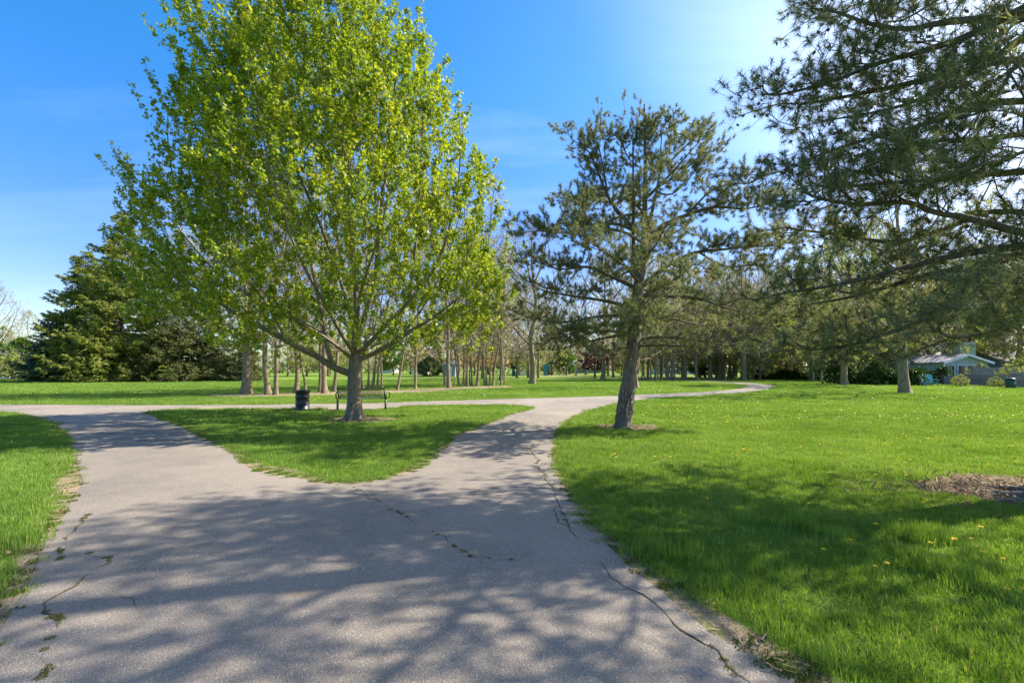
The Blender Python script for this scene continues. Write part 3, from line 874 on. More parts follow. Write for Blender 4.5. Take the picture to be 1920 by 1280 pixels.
def pine_crown(sk, limb_idx, dens, spread, tuft_n, length, width, parent, base, flat=0.35, start=0.35, upk=0.22, conef=0.12, tufts=3, step=0.055, clump=0.13):
    pts = []
    for idx, dn in limb_idx:
        idx = np.array(idx); L = sk.L[idx[-1]] - sk.L[idx[0]]
        nc = max(3, int(L * dens * dn / 5)); n = nc * 5
        f = np.repeat(start + (1 - start) * RNG.random(nc) ** 0.8, 5)
        j = idx[np.minimum((f * len(idx)).astype(int), len(idx) - 1)]
        w = spread * (0.35 + 0.65 * np.sin(np.clip(f, 0, 1) * PI * 0.85)) * min(1.3, 0.4 + L / 3.2)
        off = np.repeat(RNG.normal(size=(nc, 3)), 5, 0) * np.stack([w, w, w * flat], -1) * 0.66 + RNG.normal(size=(n, 3)) * clump * np.array((1, 1, .6))
        ax = sk.d[j]
        off += ax * RNG.uniform(0, 0.3, (n, 1))
        off[:, 2] += upk * np.abs(RNG.normal(size=n)) * w
        pts.append(sk.p[j] + off)
    pts = np.concatenate(pts)
    d0 = np.array([np.min(np.sum((sk.p[:sk.n] - p) ** 2, 1)) for p in pts])
    pts = pts[np.argsort(d0)]
    for a in range(sk.n):
        pass
    tips = np.array(sk.grow(pts, bf=0.12, k=0.8, seg=0.14, curve=0.4))
    ax = norm(sk.d[tips] * 0.8 + np.array((0, 0, 0.55)) + RNG.normal(size=(len(tips), 3)) * 0.25)
    TP, TA = [], []
    for q, a in zip(tips, ax):
        p0 = sk.p[q].copy(); pr = q
        m = tufts if RNG.random() < .7 else tufts + 1
        pr = sk.add(p0 + a * step * m * .5, pr); sk.add(p0 + a * step * m, pr)
        for b in range(m): TP.append(p0 + a * step * (b + 0.6)); TA.append(a)
    TP, TA = np.array(TP), np.array(TA)
    V, T = needle_tufts(TP - base, TA, tuft_n, length, width)
    crown('needles', V, [T], M['needle'], parent)
    if conef:
        sel = RNG.random(len(tips)) < conef
        cpz = sk.p[tips][sel] - base + RNG.normal(size=(sel.sum(), 3)) * 0.03
        Vc, Fc = cones(cpz, 0.06)
        crown('cones', Vc, Fc, M['cone'], parent)
    return len(TP)

# the leaning pine between the paths
DP = G(1168, 803)[1]
PB = np.array((G(1168, 803)[0], DP, 0.0))
def pp(l): return np.array([P3(q[0], q[1], DP) + np.array((0, q[2] if len(q) > 2 else 0, 0)) for q in l])
sk = Skel()
tr = sk.poly(pp([(1168, 803), (1172, 760), (1180, 710), (1188, 650), (1192, 590), (1198, 530), (1207, 470), (1209, 400), (1210, 320), (1209, 250), (1208, 196)]), 0.25, 0.02, seg=0.18)
for q in tr:
    z = sk.p[q][2]
    sk.rm[q] = np.interp(z, [0, .6, 1.5, 2.5, 3.6, 4.8, 6, 8.4], [0.215, 0.195, 0.178, 0.16, 0.125, 0.09, 0.055, 0.016])
    sk.ok[q] = 1 if z > 6.6 else 0
limbs = [(tr[-13:-4], 1.6)]
def plimb(l, r0, dn=1.0, r1=0.008):
    pts = pp(l); j = sk.nearest(pts[0])
    idx = sk.poly(np.vstack([sk.p[j], pts[1:]]), r0, r1, par=j, seg=0.15)
    limbs.append((idx, dn)); return idx
plimb([(1196, 540), (1190, 500), (1187, 440), (1188, 385), (1187, 300), (1187, 228)], 0.065, 0.35)
plimb([(1209, 450), (1222, 400), (1236, 330), (1239, 280), (1241, 240)], 0.055, 0.5)
plimb([(1208, 455), (1240, 425), (1289, 403), (1340, 388), (1399, 392), (1430, 382), (1450, 374)], 0.075, 1.5)
plimb([(1289, 403), (1330, 360), (1370, 345), (1405, 345)], 0.03, 1.0)
plimb([(1207, 445), (1165, 405), (1140, 368), (1120, 320), (1105, 285), (1072, 262)], 0.065, 1.2)
plimb([(1140, 368), (1130, 310), (1120, 262), (1118, 246)], 0.03, 1.0)
plimb([(1120, 380), (1090, 365), (1062, 372)], 0.02, 1.0)
plimb([(1206, 440, -.1), (1170, 432, -.3), (1129, 430, -.5), (1072, 448, -.6), (1020, 446, -.6), (985, 444, -.5)], 0.055, 1.0)
plimb([(1237, 320), (1265, 295), (1290, 270), (1312, 245)], 0.03, 0.9)
plimb([(1232, 345), (1270, 330), (1305, 300), (1335, 285)], 0.035, 1.0)
plimb([(1228, 365), (1260, 365), (1300, 325)], 0.03, 0.8)
plimb([(1210, 320), (1180, 300), (1165, 262)], 0.02, 0.8)
plimb([(1210, 300), (1225, 262), (1270, 230)], 0.02, 0.8)
plimb([(1197, 540), (1230, 515), (1264, 490), (1310, 472), (1354, 468), (1410, 462), (1462, 462)], 0.07, 1.3)
plimb([(1310, 472), (1360, 500), (1420, 495), (1455, 500)], 0.03, 0.9)
plimb([(1196, 545), (1150, 520), (1100, 500), (1050, 505), (1000, 488)], 0.06, 1.2)
plimb([(1193, 575), (1130, 563), (1080, 556), (1020, 545), (985, 530)], 0.055, 0.9)
plimb([(1192, 590, .1), (1130, 590, .3), (1060, 600, .6), (1000, 590, .8), (960, 575, .9)], 0.05, 0.7)
plimb([(1190, 600, -.1), (1140, 610, -.5), (1080, 625, -.9), (1030, 640, -1.1)], 0.045, 0.9)
plimb([(1189, 620), (1150, 630, .3), (1100, 640, .5), (1040, 655, .8)], 0.04, 0.7)
plimb([(1188, 650), (1150, 655, -.5), (1120, 665, -.9)], 0.02, 0.35)
plimb([(1196, 560), (1250, 555), (1310, 560), (1370, 580), (1430, 590)], 0.06, 0.9)
plimb([(1194, 580, .1), (1250, 585, .5), (1320, 600, .9), (1400, 605, 1.2)], 0.05, 0.5)
plimb([(1191, 633), (1230, 632), (1290, 634), (1350, 645), (1420, 655)], 0.045, 0.3)
plimb([(1190, 648, -.1), (1240, 648, -.3), (1300, 652, -.6), (1350, 650, -.9)], 0.03, 0.3)
plimb([(1188, 680, .1), (1225, 672, .5), (1260, 655, .9), (1300, 640, 1.4)], 0.03, 0.3)
for a in range(16):      # limbs towards and away from the viewer
    z0 = 2.1 + 4.1 * (a + 0.5) / 16
    j = min(tr, key=lambda q: abs(sk.p[q][2] - z0))
    az = (PI / 2 if a % 2 else -PI / 2) + RNG.uniform(-0.95, 0.95)
    L = np.interp(z0, [2, 3.5, 5, 7.2], [2.6, 3.0, 2.5, 1.3]) * RNG.uniform(0.75, 1.15)
    dv = np.array((math.cos(az), math.sin(az), 0))
    b = sk.p[j]
    pts = [b, b + dv * L * .33 + (0, 0, .12), b + dv * L * .66 + (RNG.uniform(-.2, .2), 0, .1), b + dv * L + (RNG.uniform(-.3, .3), 0, .3)]
    limbs.append((sk.poly(pts, 0.045, 0.008, par=j, seg=0.15), 0.75))
pine = thing('pine_tree', 'leaning pine with flaking grey bark between the path junction and the right lawn', 'pine tree', tuple(PB))
nt_ = pine_crown(sk, limbs, 60, 0.44, 32, 0.100, 0.0088, pine, PB, flat=0.26, start=0.30, tufts=2, step=0.05, clump=0.10)
sk.radii(0.0035, 2.5)
tree_wood(sk, pine, [M['pine_bark'], M['pine_twig'], M['pine_twig']], 0.026, dict(sides=44, rough=0.25, flare=0.40, flare_h=0.14, seed=5, step=0.035, fz=6, lobes=4), base=PB, max_limbs=50)
print('pine tufts', nt_, 'nodes', sk.n)

# the big pine whose trunk stands just outside the picture on the right
BT = np.array((6.52, 5.55, 0.0))
sk = Skel()
tr = sk.poly([BT, BT + (0.02, 0, 2), BT + (0.05, 0.05, 5), BT + (0.1, 0.1, 9), BT + (0.1, 0.15, 13.5)], 0.25, 0.03, seg=0.25)
for q in tr:
    sk.rm[q] = np.interp(sk.p[q][2], [0, .8, 3, 6, 13.5], [0.29, 0.25, 0.22, 0.17, 0.03]); sk.ok[q] = 0
limbs = []
def blimb(l, r0, d0, d1, dn=1.0, z0=None):
    """l: pixels along the limb; depth runs from d0 to d1"""
    n = len(l); pts = []
    for a, (px, py) in enumerate(l):
        px = 1925 - (1925 - px) * 0.94
        d = d0 + (d1 - d0) * (a / (n - 1))
        pts.append(P3(px, py, d))
    if z0 is None: z0 = pts[0][2] + 0.1
    j = min(tr, key=lambda q: abs(sk.p[q][2] - z0))
    idx = sk.poly(np.vstack([sk.p[j], np.array(pts)]), r0, 0.01, par=j, seg=0.16)
    limbs.append((idx, dn * 1.75)); return idx
blimb([(1925, 35), (1813, 36), (1740, 45), (1689, 56), (1610, 45), (1545, 22), (1500, 18)], 0.062, 5.8, 7.4, 1.25)
blimb([(1930, 10), (1824, 62), (1712, 98), (1619, 121), (1549, 150), (1480, 168), (1408, 182)], 0.058, 5.6, 6.9, 1.25)
blimb([(1930, 62), (1844, 121), (1768, 140), (1650, 165), (1560, 182), (1492, 193), (1430, 195)], 0.055, 5.7, 7.2, 1.1)
blimb([(1925, 112), (1850, 118), (1770, 160), (1690, 195), (1600, 215), (1530, 225)], 0.05, 5.6, 6.4, 0.9)
blimb([(1925, 190), (1816, 194), (1774, 212), (1700, 240), (1647, 253), (1563, 273), (1500, 295), (1445, 316)], 0.05, 5.5, 6.3, 0.95)
blimb([(1925, 250), (1850, 262), (1770, 262), (1690, 275), (1640, 300), (1600, 315)], 0.045, 5.3, 5.6, 1.1)
blimb([(1925, 322), (1850, 326), (1785, 332), (1700, 340), (1620, 345), (1560, 350), (1510, 350)], 0.05, 5.6, 6.6, 1.25)
blimb([(1925, 438), (1858, 422), (1790, 404), (1729, 399), (1712, 382), (1661, 379), (1580, 384), (1495, 368)], 0.055, 5.5, 6.0, 1.2)
blimb([(1925, 400), (1850, 395), (1760, 430), (1660, 455), (1560, 440), (1470, 432)], 0.045, 5.6, 7.2, 1.2)
blimb([(1925, 460), (1802, 475), (1703, 497), (1605, 522), (1510, 540), (1425, 551)], 0.058, 5.5, 6.4, 1.1)
blimb([(1925, 476), (1830, 497), (1717, 517), (1633, 542), (1549, 562), (1460, 573)], 0.060, 5.6, 7.4, 0.9)
blimb([(1925, 505), (1850, 515), (1774, 531), (1689, 571), (1600, 605), (1530, 620)], 0.045, 5.6, 7.8, 1.0)
blimb([(1925, 545), (1858, 558), (1774, 580), (1700, 607), (1633, 630), (1560, 650), (1495, 655)], 0.048, 5.4, 6.4, 1.5)
blimb([(1930, 590), (1872, 620), (1802, 632), (1740, 640)], 0.035, 5.2, 5.2, 0.6)
blimb([(1930, 520), (1890, 545), (1860, 560), (1820, 590)], 0.03, 4.9, 4.6, 1.0)
blimb([(1930, 280), (1890, 300), (1840, 305), (1790, 320)], 0.03, 4.9, 4.7, 0.9)
blimb([(1930, 90), (1880, 160), (1830, 215), (1760, 225)], 0.03, 5.0, 5.0, 0.8)
blimb([(1925, -60), (1820, -40), (1730, -25), (1670, -5), (1610, -5)], 0.06, 5.8, 7.8, 1.2)
blimb([(1925, -130), (1840, -130), (1760, -120), (1700, -105), (1650, -90)], 0.06, 5.8, 7.6, 1.2)
aux = []
for a in range(52):       # the rest of the crown, above and beside the picture
    z0 = 3.2 + 10.0 * (a + 0.5) / 52
    j = min(tr, key=lambda q: abs(sk.p[q][2] - z0))
    L = np.interp(z0, [3, 5, 9, 13.3], [4.2, 4.9, 4.0, 1.2]) * RNG.uniform(0.75, 1.1)
    az = a * 2.4 + RNG.uniform(-.3, .3)
    dv = np.array((math.cos(az), math.sin(az), 0))
    # keep the limbs of the left side, which the photograph shows one by one, to those traced above
    ang = (math.degrees(az) % 360)
    if 95 < ang < 215 and z0 < 6.2: continue
    if 215 <= ang < 285 and z0 < 5.2: L *= 0.6
    if 30 < ang < 150: L *= 0.68
    if 95 < ang < 200 and z0 < 10: L *= 0.62 if ang > 149 else 0.85
    b = sk.p[j]; rise = np.interp(z0, [3, 8, 13], [-.1, .15, .5])
    pts = [b, b + dv * L * .33 + (0, 0, rise * L * .3), b + dv * L * .66 + (RNG.uniform(-.3, .3), RNG.uniform(-.3, .3), rise * L * .55), b + dv * L + (0, 0, rise * L)]
    aux.append((sk.poly(pts, 0.022, 0.008, par=j, seg=0.25), 1.5))
bigpine = thing('pine_tree', 'large near pine at the right edge with long level boughs hanging over the lawn', 'pine tree', tuple(BT))
nt_ = pine_crown(sk, aux, 36, 0.70, 16, 0.120, 0.0125, bigpine, BT, flat=0.5, start=0.08, upk=0.15, conef=0.1, tufts=1, step=0.07, clump=0.15)
nt_ += pine_crown(sk, limbs, 40, 0.46, 42, 0.110, 0.0058, bigpine, BT, flat=0.32, start=0.16, upk=0.15, conef=0.2, tufts=1, step=0.07, clump=0.11)
sk.radii(0.0035, 2.5)
tree_wood(sk, bigpine, [M['pine_bark'], M['pine_twig'], M['pine_twig']], 0.028, dict(sides=44, rough=0.16, flare=0.9, flare_h=0.2, seed=9, step=0.05, fz=6), base=BT, max_limbs=80)
print('big pine tufts', nt_, 'nodes', sk.n)

# ------------------------------------------------------------------ background tree kinds
def broad(name, h, crown_w, clear, r0, ntips, lean=(0, 0), stems=1, leaf=None, nleaf=0, lsize=0.16, bark='grey_bark', tip=0.010, spread=0.35, seed=0, top_bias=1.0, limb_r=0.07, tip_len=0.5):
    """bare or budding tree; returned as (trunk+branch objects under an Empty)"""
    global RNG
    keep = RNG; RNG = np.random.default_rng(seed + 100)
    sk = Skel()
    top = np.array((lean[0] * h, lean[1] * h, h * 0.93))
    pts = [np.zeros(3)]
    for a in (0.12, 0.3, 0.5, 0.75, 1.0):
        pts.append(top * a + np.array((RNG.uniform(-.02, .02) * h, RNG.uniform(-.02, .02) * h, 0)) * min(1, a * 2))
    tr = sk.poly(pts, r0, r0 * 0.12, seg=h / 22)
    for q in tr:
        z = sk.p[q][2]; sk.rm[q] = r0 * np.interp(z / h, [0, .05, .35, .6, 1], [1.12, 1, .72, .4, .06]); sk.ok[q] = 1 if z > clear else 0
    nl = int(5 + crown_w)
    for a in range(nl):
        f = RNG.uniform(0, 0.55); z0 = clear * 0.85 + (h - clear) * f
        j = min(tr, key=lambda q: abs(sk.p[q][2] - z0)); az = a * 2.4 + RNG.uniform(-.4, .4)
        L = crown_w * 0.5 * RNG.uniform(.7, 1) * (1 - 0.5 * f); rise = RNG.uniform(.8, 1.5)
        dv = np.array((math.cos(az), math.sin(az), 0)); b = sk.p[j]
        sk.poly([b, b + dv * L * .4 + (0, 0, L * .25 * rise), b + dv * L * .75 + (0, 0, L * .65 * rise), b + dv * L + (0, 0, L * 1.15 * rise)], r0 * .38, .012, par=j, seg=h / 24)
    cp = []
    while len(cp) < ntips:
        u = RNG.random() ** (1 / top_bias); z = clear + (h - clear) * u
        w = crown_w / 2 * math.sin(PI * min(1, (0.12 + 0.88 * u)) ** 0.9) ** 0.6 * (1.0 if u < .7 else 1 - (u - .7) * 1.2)
        a = RNG.uniform(0, 2 * PI); rr = RNG.random() ** spread * w
        p = np.array((top[0] * z / h + math.cos(a) * rr, top[1] * z / h + math.sin(a) * rr, z))
        if vnoise(p[None] * 0.55, seed)[0] < 0.36 and RNG.random() < .7: continue
        cp.append(p)
    cp = np.array(cp); cp = cp[np.argsort(np.linalg.norm(cp - np.array((0, 0, clear * .8)), axis=1))]
    tips = sk.grow(cp, bf=0.3, k=0.75, seg=h / 28, curve=0.4)
    ends = []
    for q in tips:
        for s_ in range(4):
            dv = norm(sk.d[q] * .8 + np.array((0, 0, .35)) + RNG.normal(size=3) * 0.42); L = RNG.uniform(.5, 1.2) * tip_len * h / 14
            e = sk.add(sk.p[q] + dv * L * .5 + RNG.normal(size=3) * .02, q); e = sk.add(sk.p[q] + dv * L + RNG.normal(size=3) * .04, e); ends.append(e)
    sk.radii(tip, 2.5)
    root = thing(name, '', 'tree')
    tree_wood(sk, root, [M[bark], M[bark], M['twig_bark']], limb_r, dict(sides=14, rough=0.12, flare=0.6, flare_h=0.3, seed=seed, step=h / 70, fz=2), sides=(6, 4, 3), max_limbs=14)
    if leaf:
        e = np.array(ends); pool = np.concatenate([sk.p[e], sk.p[np.array(tips)], 0.5 * (sk.p[e] + sk.p[sk.par[e]])])
        pos = pool[RNG.integers(0, len(pool), nleaf)] + rnd_dir(nleaf) * RNG.uniform(0, lsize * 1.6, (nleaf, 1))
        Vl, Fl = scatter(QUAD_T, QUAD_F, pos, rnd_dir(nleaf), norm(rnd_dir(nleaf) + np.array((0, 0, .6))), RNG.uniform(lsize * .6, lsize * 1.2, nleaf))
        crown('leaves', Vl, Fl, M[leaf], root)
    RNG = keep
    return root

def spruce(name, h, rad, leaf, seed=0, droop=0.28, base_z=0.3, shard=0.26, gap=0.0):
    global RNG
    keep = RNG; RNG = np.random.default_rng(seed + 500)
    sk = Skel(); tr = sk.poly([(0, 0, 0), (0, 0, h * .5), (0.1, 0, h * .98)], 0.30, 0.02, seg=0.3)
    SP, SD = [], []
    z = base_z
    while z < h * 0.98:
        f = z / h
        Lm = rad * (1 - f) ** 0.85 * (0.85 + 0.15 * math.sin(z * 2.1 + seed)) + 0.25
        for a in range(max(5, int(9 - 3 * f))):
            az = RNG.uniform(0, 2 * PI); L = Lm * RNG.uniform(.62, 1.12)
            if gap and RNG.random() < gap: continue
            j = min(tr, key=lambda q: abs(sk.p[q][2] - z)); b = sk.p[j]
            dv = np.array((math.cos(az), math.sin(az), 0)); sag = droop * L * (1 - f)
            pts = np.array([b, b + dv * L * .35 + (0, 0, .12 * L - sag * .3), b + dv * L * .7 + (0, 0, -sag), b + dv * L + (0, 0, -sag * .85 + .1 * L)])
            idx = sk.poly(pts, 0.03, 0.006, par=j, seg=max(.35, L / 8))
            P_ = sk.p[np.array(idx)]
            m = max(4, int(L / 0.17))
            for u in np.linspace(.18, 1, m):
                p = P_[min(len(P_) - 1, int(u * len(P_)))] + rnd_dir(1)[0] * .05
                sp = (0.16 + 0.30 * L ** .6 * (1 - u) ** .6) * RNG.uniform(.7, 1.2)
                sd = np.array((-dv[1], dv[0], 0))
                for s_ in (-1, 1):
                    td = norm(sd * s_ + dv * .75 + np.array((0, 0, -.18)))
                    q = max(1, int(sp / .17))
                    for w in range(q + 1):
                        SP.append(p + td * sp * w / (q + .5)); SD.append(td * .8 + rnd_dir(1)[0] * .5 + np.array((0, 0, -.15)))
        z += RNG.uniform(.22, .40) * (1.0 if f < .7 else .8)
    SP, SD = np.array(SP), np.array(SD)
    n = len(SP)
    rep = 2
    SP = np.repeat(SP, rep, 0) + rnd_dir(n * rep) * .05; SD = norm(np.repeat(SD, rep, 0) + rnd_dir(n * rep) * .5)
    T = np.array([(0, 0, 0), (-.19, .4, .03), (0, 1, 0), (.19, .4, .03)])
    Fs = [np.array([(0, 1, 2), (0, 2, 3)])]
    Vl, Fl = scatter(T, Fs, SP, SD, norm(rnd_dir(n * rep) + np.array((0, 0, .8))), RNG.uniform(shard * .7, shard * 1.25, n * rep))
    root = thing(name, '', 'spruce')
    sk.radii(.006, 2.6)
    tree_wood(sk, root, [M['dark_bark']] * 3, 0.5, dict(sides=12, rough=.1, flare=.4, seed=seed, step=.3), sides=(6, 4, 3))
    crown('needles', Vl, Fl, M[leaf], root)
    print('spruce shards', n * rep)
    RNG = keep
    return root

ORD = ['first', 'second', 'third', 'fourth', 'fifth', 'sixth', 'seventh', 'eighth', 'ninth', 'tenth', 'eleventh', 'twelfth', 'thirteenth', 'fourteenth', 'fifteenth', 'sixteenth', 'seventeenth', 'eighteenth', 'nineteenth', 'twentieth', 'twenty-first', 'twenty-second', 'twenty-third', 'twenty-fourth', 'twenty-fifth', 'twenty-sixth']
USED = {}
def place(proto, px, py, label, cat, group=None, s=1.0, sz=None, rz=None, d=None, tilt=0.0):
    """stand a tree where its foot is seen in the photograph; the first use moves the first-built tree itself"""
    if d is None:
        x, y = G(px, py)
    else:
        x, y = (px - CX) * d / F, d
    if proto.name in USED: o = copy_tree(proto)
    else: o = proto; USED[proto.name] = 1
    o.location = (x, y, 0); o.scale = (s, s, sz or s)
    o.rotation_euler = (0, tilt, random.uniform(0, 6.28) if rz is None else rz)
    if tilt: o.rotation_euler = (Matrix.Rotation(tilt, 3, 'Y') @ Matrix.Rotation(rz or 0.0, 3, 'Z')).to_euler()
    if 'group' in o: del o['group']
    tag(o, label, cat, group)
    return o

# -- spruces on the left
sA = spruce('spruce_tree', 20.0, 8.6, 'spruce_g', 1)
sB = spruce('spruce_tree', 11.0, 5.0, 'spruce_b', 2)
sD = spruce('spruce_tree', 12.5, 5.6, 'spruce_d', 3, gap=0.15)
g = 'spruces beyond the left lawn'
place(sA, 228, 715, 'tallest spruce of the dark stand beyond the left lawn, yellow green where sunlit', 'spruce tree', g, rz=.4)
place(sA, 160, 713, 'green spruce just left of the tallest one, lower and half merged with it', 'spruce tree', g, s=.88, sz=.80, rz=2.2, d=58)
place(sB, 96, 714, 'bluish spruce at the left end of the stand, sweeping to the ground', 'spruce tree', g, rz=1.0, s=.86, sz=.74, d=56)
place(sD, 335, 715, 'dark open spruce between the tallest spruce and the maple leaves', 'spruce tree', g, rz=.2, s=1.0)
place(sD, 400, 714, 'dark spruce behind the thick leaning trunk at the strip of bare earth', 'spruce tree', g, rz=2.9, s=.80, d=58)
place(sD, 462, 713.5, 'lowest dark spruce at the right end of the left stand', 'spruce tree', g, rz=4.6, s=.55, d=57)
place(sD, 300, 713.5, 'dark spruce at the back of the stand, mostly hidden by its neighbours', 'spruce tree', g, rz=5.0, s=.9, d=63)

# -- trees of the row and groves
thick = broad('shade_tree', 15, 11, 3.3, 0.27, 460, (0.01, 0.02), leaf='bud', nleaf=6000, lsize=.13, seed=1, tip=.0075)
mid1 = broad('shade_tree', 14, 6, 3.2, 0.15, 260, (-0.05, 0.02), leaf='bud', nleaf=2500, lsize=.12, seed=2, tip=.006)
slim1 = broad('slender_tree', 14, 3.6, 4.5, 0.09, 150, (0.06, 0.0), leaf='bud', nleaf=1200, lsize=.12, seed=3, tip=.005)
slim2 = broad('slender_tree', 13, 4.2, 3.6, 0.085, 150, (-0.07, 0.03), leaf='bud_orange', nleaf=1200, lsize=.12, seed=4, tip=.005)
slim3 = broad('slender_tree', 11, 3.4, 3.0, 0.055, 110, (0.03, -0.04), leaf='bud', nleaf=700, lsize=.12, seed=5, tip=.0035)
bare1 = broad('bare_tree', 16, 11, 3.0, 0.28, 620, (0, 0), seed=6, tip=.0075)
bare2 = broad('bare_tree', 15, 9, 2.6, 0.20, 500, (0.02, 0), seed=7, tip=.0075, leaf='bud', nleaf=3500, lsize=.15)
pale = broad('budding_tree', 12, 10, 2.2, 0.22, 330, (0, 0), seed=8, leaf='leaf_pale', nleaf=10000, lsize=.18, tip=.008)
orange = broad('budding_tree', 9, 9, 1.6, 0.18, 260, (0, 0), seed=9, leaf='bud_orange', nleaf=8000, lsize=.20, tip=.009)
green = broad('leafy_tree', 8, 7, 1.4, 0.2, 240, (0, 0), seed=10, leaf='leaf_mid', nleaf=12000, lsize=.26, tip=.014)
purple = broad('purple_tree', 5.5, 5, 1.2, 0.12, 180, (0, 0), seed=11, leaf='leaf_purple', nleaf=6000, lsize=.20, tip=.012)
bush = broad('shrub', 2.6, 3.2, 0.3, 0.05, 200, (0, 0), seed=12, leaf='leaf_pale', nleaf=5000, lsize=.11, tip=.008, limb_r=.05)
dbush = broad('shrub', 3.2, 4.4, 0.15, 0.06, 220, (0, 0), seed=13, leaf='hedge', nleaf=9000, lsize=.16, tip=.008, limb_r=.05)
scrub = broad('budding_tree', 7, 6.5, 0.8, 0.10, 260, (0, 0), seed=14, leaf='leaf_pale', nleaf=7000, lsize=.17, tip=.010)

g = 'trees in the strip of bare earth behind the bench'
def trow(lst, g, where, cat='tree'):
    for i_, (pr, px, py, s, tilt, extra) in enumerate(lst):
        lab = '%s, %s from the left %s' % (extra, ORD[i_], where)
        if len(lab.split()) > 16: lab = '%s %s' % (extra, where)
        if len(lab.split()) > 16: print('LONG', lab)
        place(pr, px, py, lab, cat, g, s=s, sz=None, tilt=tilt, rz=i_ * 1.3)
trow([(thick, 463, 738.5, 1.0, -.04, 'thick pale trunk leaning a little left'),
      (mid1, 503, 739.5, 1.0, -.03, 'smooth trunk of a twin pair'),
      (mid1, 517, 740, .82, .0, 'slimmer mossy trunk of a twin pair'),
      (mid1, 556, 737, .92, -.05, 'mossy trunk tilting left above the trash drum'),
      (slim3, 573, 735, 1.1, -.12, 'thin dark curved stem beside the trash drum'),
      (slim1, 600, 735.5, 1.05, -.03, 'dark narrow trunk close to a thicker one'),
      (mid1, 609, 737, 1.05, .02, 'stout mossy trunk with a dark one at its side'),
      (mid1, 626, 734, .8, .07, 'mossy trunk slanting right behind the maple fork'),
      (slim1, 681, 730, .95, -.05, 'dark slim trunk right behind the maple trunk'),
      (slim2, 690, 729, 1.0, .03, 'dark slim trunk close behind the bench back'),
      (slim1, 698, 729, 1.1, .09, 'slim grey trunk slanting right behind the bench'),
      (slim2, 708, 729, .95, .10, 'slim mossy trunk slanting right over the bench end'),
      (slim1, 716, 729, .8, .02, 'straight slim trunk over the right bench end'),
      (slim2, 745, 731, .95, .11, 'lone slim trunk slanting right'),
      (slim1, 779, 729.5, 1.0, -.01, 'lone straight slim trunk')],
     g, 'in the row behind the bench')
g = 'slender trees of the grove behind the path'
trow([(slim2, 835, 725, .95, -.10, 'grey stem leaning left'),
      (mid1, 842, 727, 1.05, .0, 'stout grey trunk with flared roots'),
      (slim3, 852, 725.5, .8, .02, 'hair thin stem'),
      (slim3, 861, 724.5, 1.5, -.10, 'dark trunk slanting left'),
      (slim3, 868, 724.5, 1.4, .05, 'slim sunlit trunk'),
      (slim3, 873, 724.5, 1.0, .0, 'very thin upright stem'),
      (slim3, 877, 724.5, 1.2, -.04, 'thin mossy stem'),
      (slim3, 881, 724, 1.0, .03, 'thin dark stem'),
      (slim3, 885, 724, 1.25, .0, 'slim dark upright trunk'),
      (slim1, 895, 724, 1.25, .04, 'thicker mossy trunk forking above head height'),
      (slim3, 909, 723.5, 1.4, -.12, 'dark trunk slanting left'),
      (slim3, 913, 723.5, 1.3, -.05, 'slim dark trunk tilting left'),
      (slim3, 918, 723.5, 1.2, .08, 'thin stem slanting right'),
      (slim1, 924, 723.5, 1.0, .12, 'sunlit trunk slanting right'),
      (slim3, 932, 723, .7, .0, 'hair thin short stem'),
      (slim2, 939, 722.8, .9, .10, 'crooked light stem with low branches'),
      (slim3, 946, 722.5, .85, .0, 'thin stem at the edge of the lawn')],
     g, 'in the grove right of the bench')
place(bare1, 998, 720, 'bare tree with a flared mossy trunk standing alone left of the playground', 'bare tree', None, s=1.0, rz=.3)
place(bare2, 991, 708, 'bare tree half hidden behind the lone flared trunk', 'bare tree', None, s=1.0, rz=2.0)
place(bare1, 1131, 711, 'thick bare tree right of the playground, seen under the pine boughs', 'bare tree', None, s=1.1, rz=1.4)
place(purple, 1115, 708.5, 'small purple leaved tree left of the thick trunk by the playground', 'purple tree', None, s=1.0)
place(mid1, 1193, 727, 'dark trunk half hidden behind the leaning pine', 'tree', None, s=1.1, rz=.2)
g = 'multi stemmed trees behind the far bend of the path'
trow([(slim3, 1203, 713, 1.4, .03, 'slim grey stem just right of the pine trunk'),
      (slim2, 1209, 713.2, 1.0, -.05, 'mossy stem tilting left'),
      (slim1, 1221, 714, 1.1, -.03, 'sunlit mossy stem'),
      (mid1, 1228, 714.3, .95, .0, 'stouter mossy stem'),
      (slim2, 1233, 714.5, 1.1, .03, 'mossy stem pressed against its neighbour'),
      (slim1, 1240, 714.3, .9, .08, 'slim stem slanting right'),
      (mid1, 1253, 713, 1.1, -.06, 'dark trunk of a V shaped pair'),
      (mid1, 1257, 713, 1.0, .08, 'warm brown trunk of a V shaped pair'),
      (slim1, 1265, 713, 1.2, .0, 'dark upright trunk beside the V shaped pair')],
     g, 'right of the leaning pine')
g = 'trees round the far end of the path'
